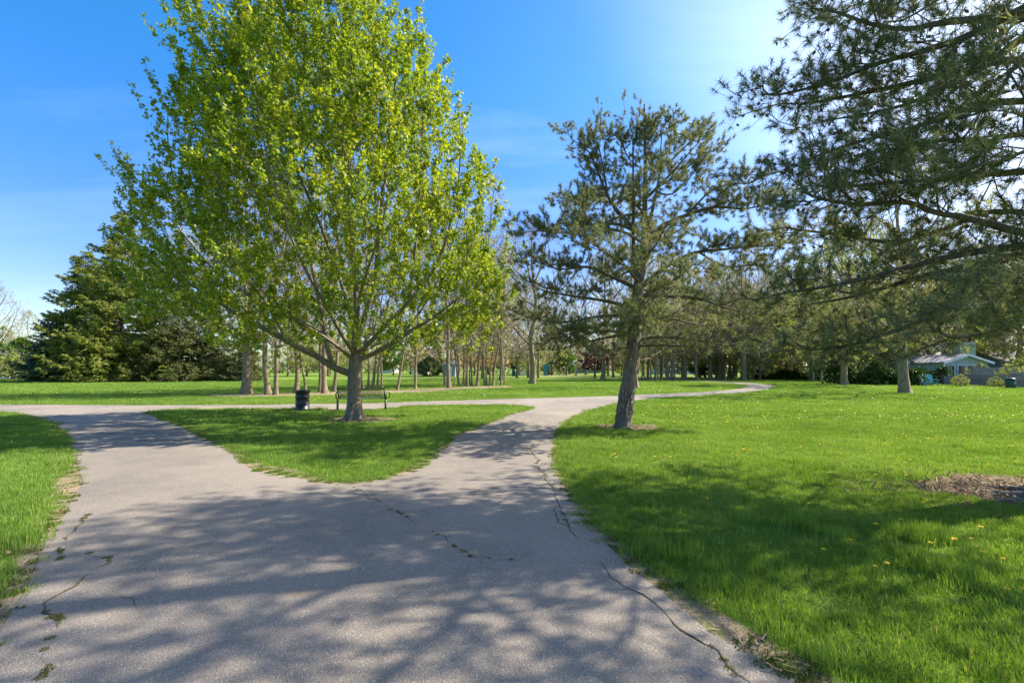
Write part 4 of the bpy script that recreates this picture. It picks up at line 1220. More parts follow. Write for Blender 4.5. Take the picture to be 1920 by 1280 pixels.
trow([(mid1, 1307, 713, 1.0, .0, 'single grey trunk with a pale foot'),
      (slim2, 1278, 703.5, 1.5, .0, 'small dark trunk by the white houses'),
      (slim1, 1288, 703, 1.5, .0, 'dark flared trunk by the white houses'),
      (thick, 1332, 711.5, .95, .0, 'broad furrowed grey trunk'),
      (slim2, 1342, 711, 1.1, -.03, 'thin orange tinted stem'),
      (thick, 1350, 711, 1.05, .02, 'thick dark trunk of the clump'),
      (mid1, 1358, 711.3, 1.2, .0, 'striped grey trunk of the clump'),
      (mid1, 1364, 711, 1.0, .06, 'grey trunk on the right side of the clump'),
      (slim1, 1376, 710.5, 1.3, .12, 'dark trunk slanting right'),
      (thick, 1392, 710, .95, .0, 'thick mottled trunk with light at its foot'),
      (mid1, 1403, 709, 1.2, .0, 'dark trunk in the shade beyond the bend'),
      (mid1, 1417, 709.5, 1.3, .02, 'dark trunk at the edge of the shaded wood'),
      (mid1, 1493, 710, 1.2, .0, 'grey upright trunk by the dark hedge'),
      (slim1, 1437, 707.5, 1.3, .0, 'thin shaded trunk in the wood'),
      (slim2, 1451, 707, 1.3, .0, 'dark thin trunk in the wood'),
      (slim1, 1463, 707.5, 1.4, .0, 'shaded trunk before the orange shrubs'),
      (slim2, 1478, 707.5, 1.2, .0, 'narrow dark trunk near the hedge')],
     g, 'at the far end of the path')
place(pale, 1583, 722.5, 'tree with a short straight trunk and pale budding crown in front of the hedge', 'tree', None, s=1.15, rz=1)
place(thick, 1696, 737.5, 'forked thick trunked tree with opening pale leaves on the right lawn', 'tree', None, s=1.0, rz=2.4)

# -- crowns further back: each a tree of its own
back = [
 (bare2, 1010, 75, 1.0, 'bare tree'), (bare1, 940, 60, 1.05, 'bare tree'), (bare1, 395, 64, 1.25, 'bare tree'), (bare2, 330, 66, 1.35, 'bare tree'), (bare2, 905, 70, 1.2, 'bare tree'), (bare1, 860, 85, 1.1, 'bare tree'), (bare2, 1250, 85, 1.1, 'bare tree'),
 (bare1, 1310, 80, 1.2, 'bare tree'), (bare1, 1395, 60, 1.0, 'bare tree'), (bare2, 1440, 72, 1.05, 'bare tree'), (bare1, 1500, 85, 1.2, 'bare tree'), (bare1, 1560, 66, 1.15, 'bare tree'), (bare2, 1640, 58, 1.3, 'bare tree'), (bare1, 1760, 62, 1.25, 'bare tree'), (bare2, 1840, 70, 1.3, 'bare tree'), (bare1, 1910, 60, 1.2, 'bare tree'),
 (pale, 1215, 70, .9, 'budding tree'), (pale, 1280, 66, .95, 'budding tree'), (pale, 1345, 72, 1.0, 'budding tree'), (pale, 1410, 64, .95, 'budding tree'), (pale, 1455, 68, .8, 'budding tree'), (pale, 1520, 60, 1.0, 'budding tree'), (pale, 1610, 66, 1.1, 'budding tree'), (pale, 1655, 58, .95, 'budding tree'), (pale, 1740, 56, 1.0, 'budding tree'), (pale, 1810, 66, 1.15, 'budding tree'), (pale, 1885, 62, .95, 'budding tree'), (pale, 1960, 56, 1.1, 'budding tree'),
 (orange, 800, 92, 1.05, 'orange budding tree'), (orange, 845, 98, 1.2, 'orange budding tree'), (orange, 890, 95, 1.15, 'orange budding tree'), (orange, 925, 105, 1.2, 'orange budding tree'), (orange, 1165, 100, 1.0, 'orange budding tree'), (orange, 1100, 125, 1.0, 'orange budding tree'), (orange, 1205, 96, .9, 'orange budding tree'), (orange, 1475, 78, .7, 'orange budding tree'),
 (green, 738, 105, .95, 'green tree'), (green, 975, 115, .9, 'green tree'), (green, 1045, 130, 1.0, 'green tree'), (green, 1060, 112, .8, 'green tree'), (green, 1180, 130, .9, 'green tree'), (green, 915, 120, 1.2, 'green tree'), (green, 1330, 125, 1.0, 'green tree'), (green, 1550, 90, 1.0, 'green tree'),
 (scrub, 575, 90, 1.1, 'budding thicket tree'), (scrub, 615, 96, 1.2, 'budding thicket tree'), (scrub, 655, 92, 1.1, 'budding thicket tree'), (scrub, 700, 115, 1.1, 'budding thicket tree'), (scrub, 770, 118, 1.2, 'budding thicket tree'), (scrub, 540, 86, 1.15, 'budding thicket tree'), (bare2, 620, 110, .8, 'bare tree'), (bare1, 560, 100, .8, 'bare tree'), (bare2, 700, 125, .8, 'bare tree'),
 (scrub, 1425, 62, .8, 'budding thicket tree'), (scrub, 1530, 58, .75, 'budding thicket tree'), (scrub, 1590, 56, .7, 'budding thicket tree'), 
 (bare1, -25, 75, 1.0, 'bare tree'),
(bare2, 970, 74, 1.00, 'bare tree'),(bare1, 1035, 122, 1.30, 'bare tree'),(bare2, 1068, 128, 1.30, 'bare tree'),(bare1, 1100, 118, 1.20, 'bare tree'),(bare2, 1150, 82, 1.00, 'bare tree'),(bare1, 1185, 70, 0.95, 'bare tree'),(bare2, 1285, 62, 1.05, 'bare tree'),(bare1, 1350, 66, 1.05, 'bare tree'),(bare2, 1375, 78, 1.15, 'bare tree'),(bare1, 1425, 82, 1.10, 'bare tree'),(bare2, 1475, 64, 1.00, 'bare tree'),(bare1, 1530, 75, 1.10, 'bare tree'),(bare2, 1580, 72, 1.15, 'bare tree'),(bare1, 1625, 72, 1.10, 'bare tree'),(bare2, 1700, 66, 1.20, 'bare tree'),(bare1, 1730, 74, 1.20, 'bare tree'),(bare2, 1790, 78, 1.25, 'bare tree'),(bare1, 1870, 74, 1.20, 'bare tree'),(pale, 1240, 80, 1.00, 'budding tree'),(pale, 1310, 78, 1.00, 'budding tree'),(pale, 1380, 84, 1.10, 'budding tree'),(pale, 1490, 74, 1.00, 'budding tree'),(pale, 1565, 78, 1.10, 'budding tree'),(pale, 1690, 74, 1.15, 'budding tree'),(pale, 1775, 70, 1.20, 'budding tree'),(pale, 1850, 78, 1.30, 'budding tree'),(scrub, 1260, 74, 1.00, 'budding thicket tree'),(scrub, 1370, 70, 0.90, 'budding thicket tree'),(scrub, 1640, 60, 0.80, 'budding thicket tree'),(scrub, 1700, 58, 0.80, 'budding thicket tree'),(scrub, 1140, 96, 1.20, 'budding thicket tree'),(scrub, 1180, 92, 1.20, 'budding thicket tree'),(scrub, 1030, 110, 1.30, 'budding thicket tree'),(scrub, 990, 98, 1.10, 'budding thicket tree'), (pale, 5, 95, .8, 'budding tree'), (bare2, 55, 95, .85, 'bare tree'), (green, -10, 80, .75, 'green tree'), (bare1, 1980, 50, 1.2, 'bare tree'), (bare1, 2060, 60, 1.2, 'bare tree'), (pale, -120, 90, 1.1, 'budding tree'),
]
cnt = {}
zones = [(200, 'left of the spruces'), (560, 'behind the spruces and maple'), (790, 'behind the row of trunks by the bench'), (960, 'behind the grove right of the bench'), (1190, 'behind the playground'), (1400, 'beyond the far bend of the path'), (1600, 'behind the dark hedge'), (1780, 'between the forked tree and the house'), (3000, 'behind the wooden fence and house')]
def zone(px): return [z for a, z in zones if px < a][0]
KD = {'bare tree': 'tall leafless grey tree', 'budding tree': 'airy pale budding tree', 'orange budding tree': 'low orange budding tree', 'green tree': 'round fresh green tree', 'budding thicket tree': 'low pale budding thicket'}
from collections import Counter
tot = Counter((zone(b[1]), b[4]) for b in back)
for pr, px, d, s, kd in sorted(back, key=lambda b: b[1]):
    zk = (zone(px), kd); cnt[zk] = cnt.get(zk, 0) + 1
    lab = KD[kd] + ' ' + zone(px)
    if tot[zk] > 1: lab = KD[kd] + ', ' + ORD[cnt[zk] - 1] + ' from the left ' + zone(px)
    place(pr, px, 0, lab, 'tree', 'trees along the far side of the park', s=s, d=d)

# -- far wood that closes the view between the trees one can tell apart
def thicket(name, x0, x1, y0, y1, h0, h1, n, m, size, seed, label):
    global RNG
    keep = RNG; RNG = np.random.default_rng(seed)
    x = RNG.uniform(x0, x1, n); y = RNG.uniform(y0, y1, n)
    top = h0 + (h1 - h0) * vnoise(np.stack([x * .12, y * .05, x * 0], -1), seed)
    z = RNG.random(n) ** .9 * top
    keepm = vnoise(np.stack([x * .35, y * .3, z * .45], -1), seed + 1) > .40
    pos = np.stack([x, y, z], -1)[keepm]; k_ = len(pos)
    Vl, Fl = scatter(QUAD_T, QUAD_F, pos, rnd_dir(k_), norm(rnd_dir(k_) + np.array((0, 0, .5))), RNG.uniform(size * .6, size * 1.3, k_))
    o = obj(name, mesh_np(name, Vl, Fl, [m])); tag(o, label, 'wood', kind='stuff')
    RNG = keep
thicket('far_woods', -210, 260, 150, 175, 4, 11, 38000, M['bud'], .6, 3, 'hazy mass of budding woods far beyond the park')
thicket('far_woods', -200, 240, 140, 150, 2, 6, 20000, M['hedge'], .6, 4, 'dark low woods along the far edge of the park')
# dark hedge in front of the houses on the right
def hedge(px0, px1, d0, d1, h0, h1, n, m, size, seed, label, name='hedge', cat='hedge', group=None):
    global RNG
    keep = RNG; RNG = np.random.default_rng(seed)
    a = np.array(((px0 - CX) * d0 / F, d0)); b = np.array(((px1 - CX) * d1 / F, d1))
    root = thing(name, label, cat, ((a[0] + b[0]) / 2, (a[1] + b[1]) / 2, 0), group=group)
    c0 = np.array((*((a + b) / 2), 0))
    t_ = RNG.random(n); w = RNG.normal(size=n) * .55
    top = h0 + (h1 - h0) * vnoise(np.stack([t_ * 9, w * 0, w * 0], -1), seed)
    z = RNG.random(n) ** .8 * top
    p = np.column_stack([a + (b - a) * t_[:, None], z]); p[:, 1] += w * (1.2 - z / (top + .1) * .7)
    Vl, Fl = scatter(QUAD_T, QUAD_F, p - c0, rnd_dir(n), norm(rnd_dir(n) + np.array((0, 0, .5))), RNG.uniform(size * .6, size * 1.3, n))
    crown('foliage', Vl, Fl, m, root)
    mb = MB()
    for q in range(max(4, int(np.linalg.norm(b - a) / 1.2))):
        pt = a + (b - a) * ((q + .5) / max(4, int(np.linalg.norm(b - a) / 1.2))) - c0[:2]
        mb.tube([(pt[0], pt[1], 0), (pt[0] + .1, pt[1], h0 * .5), (pt[0] + .25, pt[1], h0 * .9)], (.05, .035, .015), 5)
    o = mb.build('stems', M['dark_bark'], root); o['kind'] = 'stuff'
    RNG = keep
hedge(1548, 1722, 46, 42, 1.2, 2.6, 9000, M['hedge'], .20, 21, 'dense dark green hedge behind the two trees of the right lawn')
hedge(1722, 1775, 47, 46, 1.0, 2.1, 2500, M['hedge'], .2, 22, 'dark rounded hedge just left of the sea green house', group=None)
hedge(1405, 1550, 66, 60, .8, 2.4, 7000, M['hedge'], .24, 23, 'shaded undergrowth hedge beyond the bend in the path')
place(dbush, 806, 0, 'dark round shrub beside the blue grey shed behind the grove', 'shrub', s=1.1, d=88)
place(dbush, 1322, 0, 'dark round evergreen shrub beyond the single trunk at the path', 'shrub', s=1.35, d=80)
place(bush, 1800, 724, 'pale green shrub in front of the low wooden fence', 'shrub', s=.38, d=40)
place(bush, 1866, 726, 'dry twiggy shrub before the tall fence panel', 'shrub', s=.33, d=38.5)
place(bush, 1908, 0, 'pale flowering shrub rising behind the wooden fence', 'shrub', s=.85, d=42)
place(bush, 1838, 0, 'olive shrub in front of the sea green house', 'shrub', s=.75, d=48)
place(bush, 24, 0, 'sunny yellow green shrub by the white rail fence', 'shrub', s=1.35, d=66)
place(green, 42, 0, 'young bright green tree between the tan house and the spruces', 'tree', s=.78, sz=.72, d=70)

# ------------------------------------------------------------------ grass (uncountable), laid by geometry nodes
def clump(name, n, rad, h, w, m, seed, lean=.5):
    rg = np.random.default_rng(seed)
    a = rg.uniform(0, 2 * PI, n); r_ = rad * np.sqrt(rg.random(n))
    b = np.stack([np.cos(a) * r_, np.sin(a) * r_, np.zeros(n)], -1)
    hh = h * rg.uniform(.45, 1.15, n); d = rg.uniform(0, 2 * PI, n); ln = lean * rg.uniform(.1, 1, n) * hh
    dv = np.stack([np.cos(d), np.sin(d), np.zeros(n)], -1); sd = np.stack([-np.sin(d + .6), np.cos(d + .6), np.zeros(n)], -1) * (w / 2)
    up = np.array((0, 0, 1.0))
    mid = b + dv * (ln * .3)[:, None] + up * (hh * .6)[:, None]; tip = b + dv * ln[:, None] + up * hh[:, None]
    V = np.stack([b - sd, b + sd, mid - sd * .8, mid + sd * .8, tip], 1).reshape(-1, 3)
    o = (np.arange(n) * 5)[:, None]
    Fq = np.array([[0, 1, 3, 2]]) + o; Ft = np.array([[2, 3, 4]]) + o
    return bpy.data.objects.new(name, mesh_np(name, V, [Fq, Ft], [m]))
gcol = bpy.data.collections.new('grass_kinds')
kinds = [clump('a_fine', 90, .11, .055, .0036, M['grass'], 1), clump('b_fine', 80, .12, .045, .0042, M['grass'], 2, .8),
         clump('c_long', 80, .10, .085, .004, M['grass'], 3, .6), clump('d_wide', 80, .22, .058, .009, M['grass'], 4, .7),
         clump('e_far', 60, .42, .065, .018, M['grass'], 5, .7), clump('f_weed', 46, .07, .030, .012, M['weed'], 6, 1.2)]
def clover(name, n, rad, seed):
    rg = np.random.default_rng(seed); a = rg.uniform(0, 2 * PI, n); r_ = rad * np.sqrt(rg.random(n)); h_ = rg.uniform(.018, .042, n)
    P_ = np.stack([np.cos(a) * r_, np.sin(a) * r_, h_], -1); P_ = np.repeat(P_, 3, 0); az = np.repeat(rg.uniform(0, 6.28, n), 3) + np.tile([0, 2.09, 4.19], n)
    yd = np.stack([np.cos(az), np.sin(az), np.full(3 * n, .15)], -1); nn = norm(rg.normal(size=(3 * n, 3)) * .25 + np.array((0, 0, 1.)))
    Vl, Fl = scatter(np.array([(0, 0, 0), (-.5, .6, .05), (0, 1, .02), (.5, .6, .05)]), [np.array([(0, 1, 2), (0, 2, 3)])], P_, yd, nn, np.full(3 * n, .013))
    return bpy.data.objects.new(name, mesh_np(name, Vl, Fl, [M['grass']]))
kinds.append(clover('g_clover', 60, .12, 8))
for o in kinds: gcol.objects.link(o)
def ring(n, d0, d1, side=1.28):
    d = np.sqrt(RNG.uniform(d0 ** 2, d1 ** 2, n)); x = RNG.uniform(-side, side, n) * (d + .3)
    return x, d
PT, RT, SCL, IX = [], [], [], []
def lay(x, y, idx, sc, szn=1.0, allow_bare=0.0):
    b = bare(x, y)
    onp = on_path(x, y)
    keep = (~b) | ((RNG.random(len(x)) < allow_bare) & ~onp)
    x, y = x[keep], y[keep]; idx = np.broadcast_to(idx, keep.shape)[keep]; b = b[keep]
    tuft = noise2(x, y, 1.9, 51) * .6 + noise2(x, y, 5.5, 52) * .4
    sc = np.broadcast_to(sc, keep.shape)[keep] * RNG.uniform(.8, 1.2, len(x))
    hz = szn * (0.50 + 1.05 * tuft ** 1.3) * RNG.uniform(.8, 1.2, len(x)) * np.where(b, .55, 1)
    PT.append(np.stack([x, y, np.zeros(len(x))], -1)); RT.append(np.stack([RNG.normal(size=len(x)) * .08, RNG.normal(size=len(x)) * .08, RNG.uniform(0, 6.28, len(x))], -1))
    SCL.append(np.stack([sc, sc, sc * hz], -1)); IX.append(np.where(b & (RNG.random(len(x)) < .6), 5, idx))
x, y = ring(11000, 1.5, 6.5); lay(x, y, RNG.choice([0, 1, 2], len(x), p=[.55, .3, .15]), 1.0, 0.88, .12)
x, y = ring(17000, 6.5, 13); lay(x, y, RNG.choice([0, 1, 2], len(x), p=[.45, .4, .15]), 1.15, 0.92, .12)
x, y = ring(24000, 13, 28); lay(x, y, RNG.choice([1, 3], len(x), p=[.3, .7]), 1.15, .95, .10)
x, y = ring(26000, 28, 62, 1.15); lay(x, y, 4, 1.15, .9, .05)
x, y = ring(5200, 1.5, 12)
f_ = (noise2(x, y, .9, 91) > .95) & ~on_soil(x, y); x, y = x[f_], y[f_]
PT.append(np.stack([x, y, np.zeros(len(x))], -1)); RT.append(np.stack([x * 0, x * 0, RNG.uniform(0, 6.28, len(x))], -1)); s_ = RNG.uniform(.9, 1.3, len(x)); SCL.append(np.stack([s_, s_, s_], -1)); IX.append(np.full(len(x), 6))
# weeds in the cracks, tufts along the edges
for c_, dn in CR:
    if dn <= 0: continue
    n = int(len(c_) * dn * 1.2); j = RNG.integers(0, len(c_), n)
    f = vnoise(np.stack([j * .05, j * 0., j * 0.], -1), 61) > .42
    j = j[f]; p = c_[j] + RNG.normal(size=(len(j), 2)) * .012
    PT.append(np.column_stack([p, np.full(len(p), .010)])); RT.append(np.stack([p[:, 0] * 0, p[:, 0] * 0, RNG.uniform(0, 6.28, len(p))], -1))
    s_ = RNG.uniform(.18, .45, len(p)); SCL.append(np.stack([s_, s_, s_ * 1.1], -1)); IX.append(np.full(len(p), 5))
for lo, sgn, nr in ((outer, so, outer_n), (isle, -si, isle_n)):
    n = 3600; vis = np.where((lo[:, 1] < 22) & (lo[:, 1] > 1.5))[0]; j = RNG.choice(vis, n)
    p = lo[j] + nr[j] * sgn * RNG.uniform(-.02, .22, (n, 1)) + RNG.normal(size=(n, 2)) * .03
    f = noise2(p[:, 0], p[:, 1], 2.6, 71) > .40
    p = p[f]; PT.append(np.column_stack([p, np.full(len(p), .006)])); RT.append(np.stack([p[:, 0] * 0, p[:, 0] * 0, RNG.uniform(0, 6.28, len(p))], -1))
    s_ = RNG.uniform(.35, .8, len(p)); SCL.append(np.stack([s_, s_, s_ * 1.1], -1)); IX.append(RNG.choice([5, 1], len(p), p=[.6, .4]))
# rank tufts
for (px, py, n, r_) in ((1735, 1010, 26, .28), (1500, 990, 14, .3), (1760, 1075, 14, .25), (1110, 905, 16, .2), (1240, 1040, 12, .25), (1420, 735, 12, .5), (1350, 741, 8, .5), (60, 1010, 20, .3), (560, 768, 16, .35), (610, 768, 14, .3), (220, 772, 12, .4)):
    g_ = np.array(G(px, py)); p = g_ + RNG.normal(size=(n, 2)) * r_ * .5
    p = p[~on_path(p[:, 0], p[:, 1])]
    PT.append(np.column_stack([p, np.zeros(len(p))])); RT.append(np.stack([p[:, 0] * 0, p[:, 0] * 0, RNG.uniform(0, 6.28, len(p))], -1))
    s_ = RNG.uniform(1., 1.35, len(p)); SCL.append(np.stack([s_ * .9, s_ * .9, s_ * 1.3], -1)); IX.append(np.full(len(p), 2))
PT, RT, SCL, IX = np.concatenate(PT), np.concatenate(RT), np.concatenate(SCL), np.concatenate(IX)
me = bpy.data.meshes.new('grass'); me.vertices.add(len(PT)); me.vertices.foreach_set('co', PT.astype(np.float32).ravel())
a = me.attributes.new('rot', 'FLOAT_VECTOR', 'POINT'); a.data.foreach_set('vector', RT.astype(np.float32).ravel())
a = me.attributes.new('scl', 'FLOAT_VECTOR', 'POINT'); a.data.foreach_set('vector', SCL.astype(np.float32).ravel())
a = me.attributes.new('idx', 'INT', 'POINT'); a.data.foreach_set('value', IX.astype(np.int32))
grass = obj('grass', me); tag(grass, 'short spring grass covering the lawns on both sides of the paths', 'grass', kind='stuff')
ng = bpy.data.node_groups.new('lay_grass', 'GeometryNodeTree')
ng.interface.new_socket('Geometry', in_out='INPUT', socket_type='NodeSocketGeometry'); ng.interface.new_socket('Geometry', in_out='OUTPUT', socket_type='NodeSocketGeometry')
gi = ng.nodes.new('NodeGroupInput'); go = ng.nodes.new('NodeGroupOutput'); iop = ng.nodes.new('GeometryNodeInstanceOnPoints')
ci = ng.nodes.new('GeometryNodeCollectionInfo'); ci.inputs[0].default_value = gcol; ci.inputs['Separate Children'].default_value = True; ci.inputs['Reset Children'].default_value = True
def na(nm, ty):
    n = ng.nodes.new('GeometryNodeInputNamedAttribute'); n.data_type = ty; n.inputs['Name'].default_value = nm
    return [o for o in n.outputs if o.enabled and o.name == 'Attribute'][0]
er = ng.nodes.new('FunctionNodeEulerToRotation')
L = ng.links.new
L(gi.outputs[0], iop.inputs['Points']); L(ci.outputs[0], iop.inputs['Instance']); iop.inputs['Pick Instance'].default_value = True
L(na('idx', 'INT'), iop.inputs['Instance Index']); L(na('rot', 'FLOAT_VECTOR'), er.inputs[0]); L(er.outputs[0], iop.inputs['Rotation']); L(na('scl', 'FLOAT_VECTOR'), iop.inputs['Scale'])
L(iop.outputs[0], go.inputs[0])
grass.modifiers.new('lay', 'NODES').node_group = ng
print('grass clumps', len(PT))

# dry thatch, bark flakes and needles on the bare ground
def litter(name, label, pts, size, m, flat=1.0, zoff=.012):
    n = len(pts); p = np.column_stack([pts, np.full(n, zoff) + RNG.random(n) * .012])
    d = rnd_dir(n); d[:, 2] *= .25
    T = np.array([(-.07, 0, 0), (.07, 0, 0), (.05, 1, .04), (-.05, 1, .04)])
    Vl, Fl = scatter(T, [np.array([(0, 1, 2, 3)])], p, d, norm(rnd_dir(n) * .6 + np.array((0, 0, 1.))), RNG.uniform(size * .4, size * 1.5, n))
    tag(obj(name, mesh_np(name, Vl, Fl, [m])), label, 'litter', kind='stuff')
pl = []
for poly_, n in zip(PATCH, (1500, 1500, 2600, 5000)):
    mn, mxx = poly_.min(0), poly_.max(0); q = RNG.uniform(mn, mxx, (n * 2, 2)); q = q[pip(q[:, 0], q[:, 1], poly_)][:n]; pl.append(q)
litter('dry_litter', 'dry straw and bark flakes lying round the trunks', np.concatenate(pl), .07, M['straw'])
n = 5000; vis = np.where((outer[:, 1] < 25) & (outer[:, 1] > 1.5))[0]; j = RNG.choice(vis, n)
p1 = outer[j] + outer_n[j] * so * RNG.uniform(-.04, .28, (n, 1)); j = RNG.integers(0, len(isle), 2500); p2 = isle[j] - isle_n[j] * si * RNG.uniform(-.04, .25, (2500, 1))
q = np.array((6.1, 5.9)) + RNG.normal(size=(5000, 2)) * (.75, .6); q = q[~on_path(q[:, 0], q[:, 1])]
litter('fallen_needles', 'brown fallen pine needles on the bare ground at the right edge', q, .075, M['fallen'])
litter('dry_thatch', 'dry pale thatch along the worn path edges', np.concatenate([p1, p2]), .05, M['straw'])
x, y = ring(900, 2, 14, 1.0); f = on_path(x, y); q = np.stack([x, y], -1)[f]
litter('leaf_litter', 'tiny brown bud scales scattered on the asphalt', q, .018, M['cone'], zoff=.012)

for base_, n_, r_, L_, nm_, par_ in ((BT, 5, .075, 1.1, 'root', bigpine), (PB, 4, .045, .45, 'root', pine), (MB0, 5, .04, .5, 'root', maple)):
    for i_ in range(n_):
        az = PI * (0.62 + 0.2 * i_) if base_ is BT else 2 * PI * i_ / n_ + .5
        t_ = np.linspace(0, 1, 9); w_ = np.sin(t_ * 5 + i_) * .06 * L_
        rr = .15 + t_ * L_
        P_ = np.stack([np.cos(az) * rr - np.sin(az) * w_, np.sin(az) * rr + np.cos(az) * w_, .05 - t_ * .085 + .012 * np.sin(t_ * 9 + i_)], -1)
        MB().tube(P_, r_ * (1 - t_ * .75), 8).build('root', M['pine_bark'] if base_ is not MB0 else M['maple_bark'], par_, smooth=True)
# ------------------------------------------------------------------ dandelions
def dandelion(seed, open_=True):
    rg = random.Random(seed); root = MB()
    h = .085 + .03 * rg.random(); lx, ly = rg.uniform(-.02, .02), rg.uniform(-.02, .02)
    root.tube([(0, 0, 0), (lx * .5, ly * .5, h * .6), (lx, ly, h)], (.0025, .0022, .002), 5)
    nst = len(root.Fs)
    c_ = (lx, ly, h)
    for tier, (r_, zt, k) in enumerate(((.024, .004, 16), (.018, .009, 13), (.010, .012, 9))):
        for a in range(k):
            an = 2 * PI * a / k + tier * .2; w = .10 + .04 * tier
            V = [(c_[0], c_[1], c_[2]), (c_[0] + math.cos(an - w) * r_ * .8, c_[1] + math.sin(an - w) * r_ * .8, c_[2] + zt), (c_[0] + math.cos(an) * r_, c_[1] + math.sin(an) * r_, c_[2] + zt * .9), (c_[0] + math.cos(an + w) * r_ * .8, c_[1] + math.sin(an + w) * r_ * .8, c_[2] + zt)]
            root.add(V, [(0, 1, 2, 3)])
    me = root.mesh('dandelion', M['stem']); me.materials.append(M['dand'])
    for i_, p in enumerate(me.polygons):
        if i_ >= nst: p.material_index = 1
    return me
dm = [dandelion(s_) for s_ in range(4)]
spots = [(215,455,0),(945,697,0),(1042,633,0),(1168,597,0),(1507,645,0),(1468,681,0),(1511,751,0),(1614,770,0),(1399,697,0),(1279,694,0),(832,749,0),(1046,810,0),(1088,796,0),(1638,920,0),(1700,955,0),(1532,497,0),(1487,443,0),(1284,420,0),(1198,397,0),(1174,372,0),(1042,383,0),(893,260,0),(857,235,0),(806,242,0),(710,257,0),(620,253,0),(640,262,0),(478,240,0),(416,289,0),(431,287,0),(350,279,0),(136,303,0),(62,306,0),(34,429,0),(841,328,0),(1025,277,0),(1101,301,0),(1184,322,0),(1200,318,0),(1085,240,0),(1104,242,0),(1154,213,0),(1155,262,0),(1290,213,0),(1440,198,0),(1663,298,0),(1675,325,0),(1495,307,0),(1588,308,0),(1281,328,0),(756,533,0),(296,494,0),(463,203,0),(410,180,0),(240,233,0),(270,210,0),(33,240,0)]
SP_ = [(1200 + a * 720 / 1707, 740 + b * 540 / 1280) for a, b, _ in spots]
SP_ += [(643, 857), (645, 862), (1148, 863), (1157, 869), (1153, 861), (1196, 886), (1163, 826), (1170, 826), (590, 810)]
DPTS = [G(a, b) for a, b in SP_]
def grp(px, py):
    if py < 745: return 'far lawn'
    return 'right lawn'
rg = random.Random(5)
def more(n, px0, px1, py0, py1, k=2):
    c_ = 0; tries = 0
    while c_ < n and tries < 5000:
        tries += 1
        px, py = rg.uniform(px0, px1), rg.uniform(py0, py1); x, y = G(px, py)
        if bare(np.array([x]), np.array([y]))[0]: continue
        if noise2(np.array([x]), np.array([y]), .5, 81)[0] < .5: continue
        DPTS.append((x, y)); c_ += 1
more(70, 1200, 1900, 760, 860); more(40, 1210, 1500, 762, 830); more(40, 20, 460, 722, 752); more(12, 560, 640, 745, 756); more(20, 1200, 1500, 745, 765); more(14, 900, 1100, 728, 742)
LAB = {'r': ('yellow dandelion in bloom on the sunny right lawn', 'dandelions on the right lawn'), 'i': ('yellow dandelion in bloom on the grass island', 'dandelions on the grass island'), 'f': ('small yellow dandelion on the lawn beyond the cross path', 'dandelions beyond the cross path')}
NI = []; ISLL = ['dandelion on the grass island, rear one of a close pair near its front edge', 'dandelion on the grass island, front one of a close pair near its front edge', 'single dandelion in the shade left of the maple trunk']
for i_, (x, y) in enumerate(DPTS[:295]):
    o = bpy.data.objects.new('dandelion', dm[i_ % 4]); COL.objects.link(o)
    px = x / y * F + CX; py = HY + F * H / y
    k_ = 'i' if pip(np.array([x]), np.array([y]), isle)[0] else ('f' if py < 757 and px < 1180 else 'r')
    o.location = (x, y, 0); o.rotation_euler = (rg.uniform(-.2, .2), rg.uniform(-.2, .2), rg.uniform(0, 6.28)); s_ = rg.uniform(.85, 1.15) * (1.0 if y < 16 else 1.15); o.scale = (s_,) * 3
    lab_ = LAB[k_][0]
    if k_ == 'i': NI.append(1); lab_ = ISLL[min(len(NI), 3) - 1]
    tag(o, lab_, 'dandelion', LAB[k_][1])
# far specks of flower, uncountable
def specks(name, label, boxes, m, size):
    ps = []
    for n, px0, px1, py0, py1 in boxes:
        px, py = RNG.uniform(px0, px1, n), RNG.uniform(py0, py1, n); d = F * H / (py - HY); ps.append(np.stack([(px - CX) * d / F, d], -1))
    q = np.concatenate(ps); q = q[~bare(q[:, 0], q[:, 1])]; n = len(q)
    p = np.column_stack([q, np.full(n, .095)])
    T = np.array([(math.cos(a) * .5, math.sin(a) * .5, .0) for a in np.arange(6) * PI / 3]); 
    Vl, Fl = scatter(T, [np.array([(0, 1, 2, 3, 4, 5)])], p, rnd_dir(n) * (1, 1, .2), norm(rnd_dir(n) * .5 + np.array((0, 0, 1.))), RNG.uniform(size * .6, size * 1.3, n))
    tag(obj(name, mesh_np(name, Vl, Fl, [m])), label, 'flowers', kind='stuff')
specks('small_flowers', 'specks of dandelion yellow across the far lawns', [(500, 1200, 1920, 726, 790), (200, 0, 480, 718, 755), (160, 1180, 1420, 716, 735), (100, 560, 900, 735, 750)], M['dand'], .038)
specks('white_flowers', 'white blossom heads sprinkled along the foot of the fence', [(420, 1620, 1920, 722, 731), (150, 1180, 1420, 716, 736), (100, 1500, 1900, 730, 750), (40, 600, 1100, 728, 745)], M['petal'], .045)

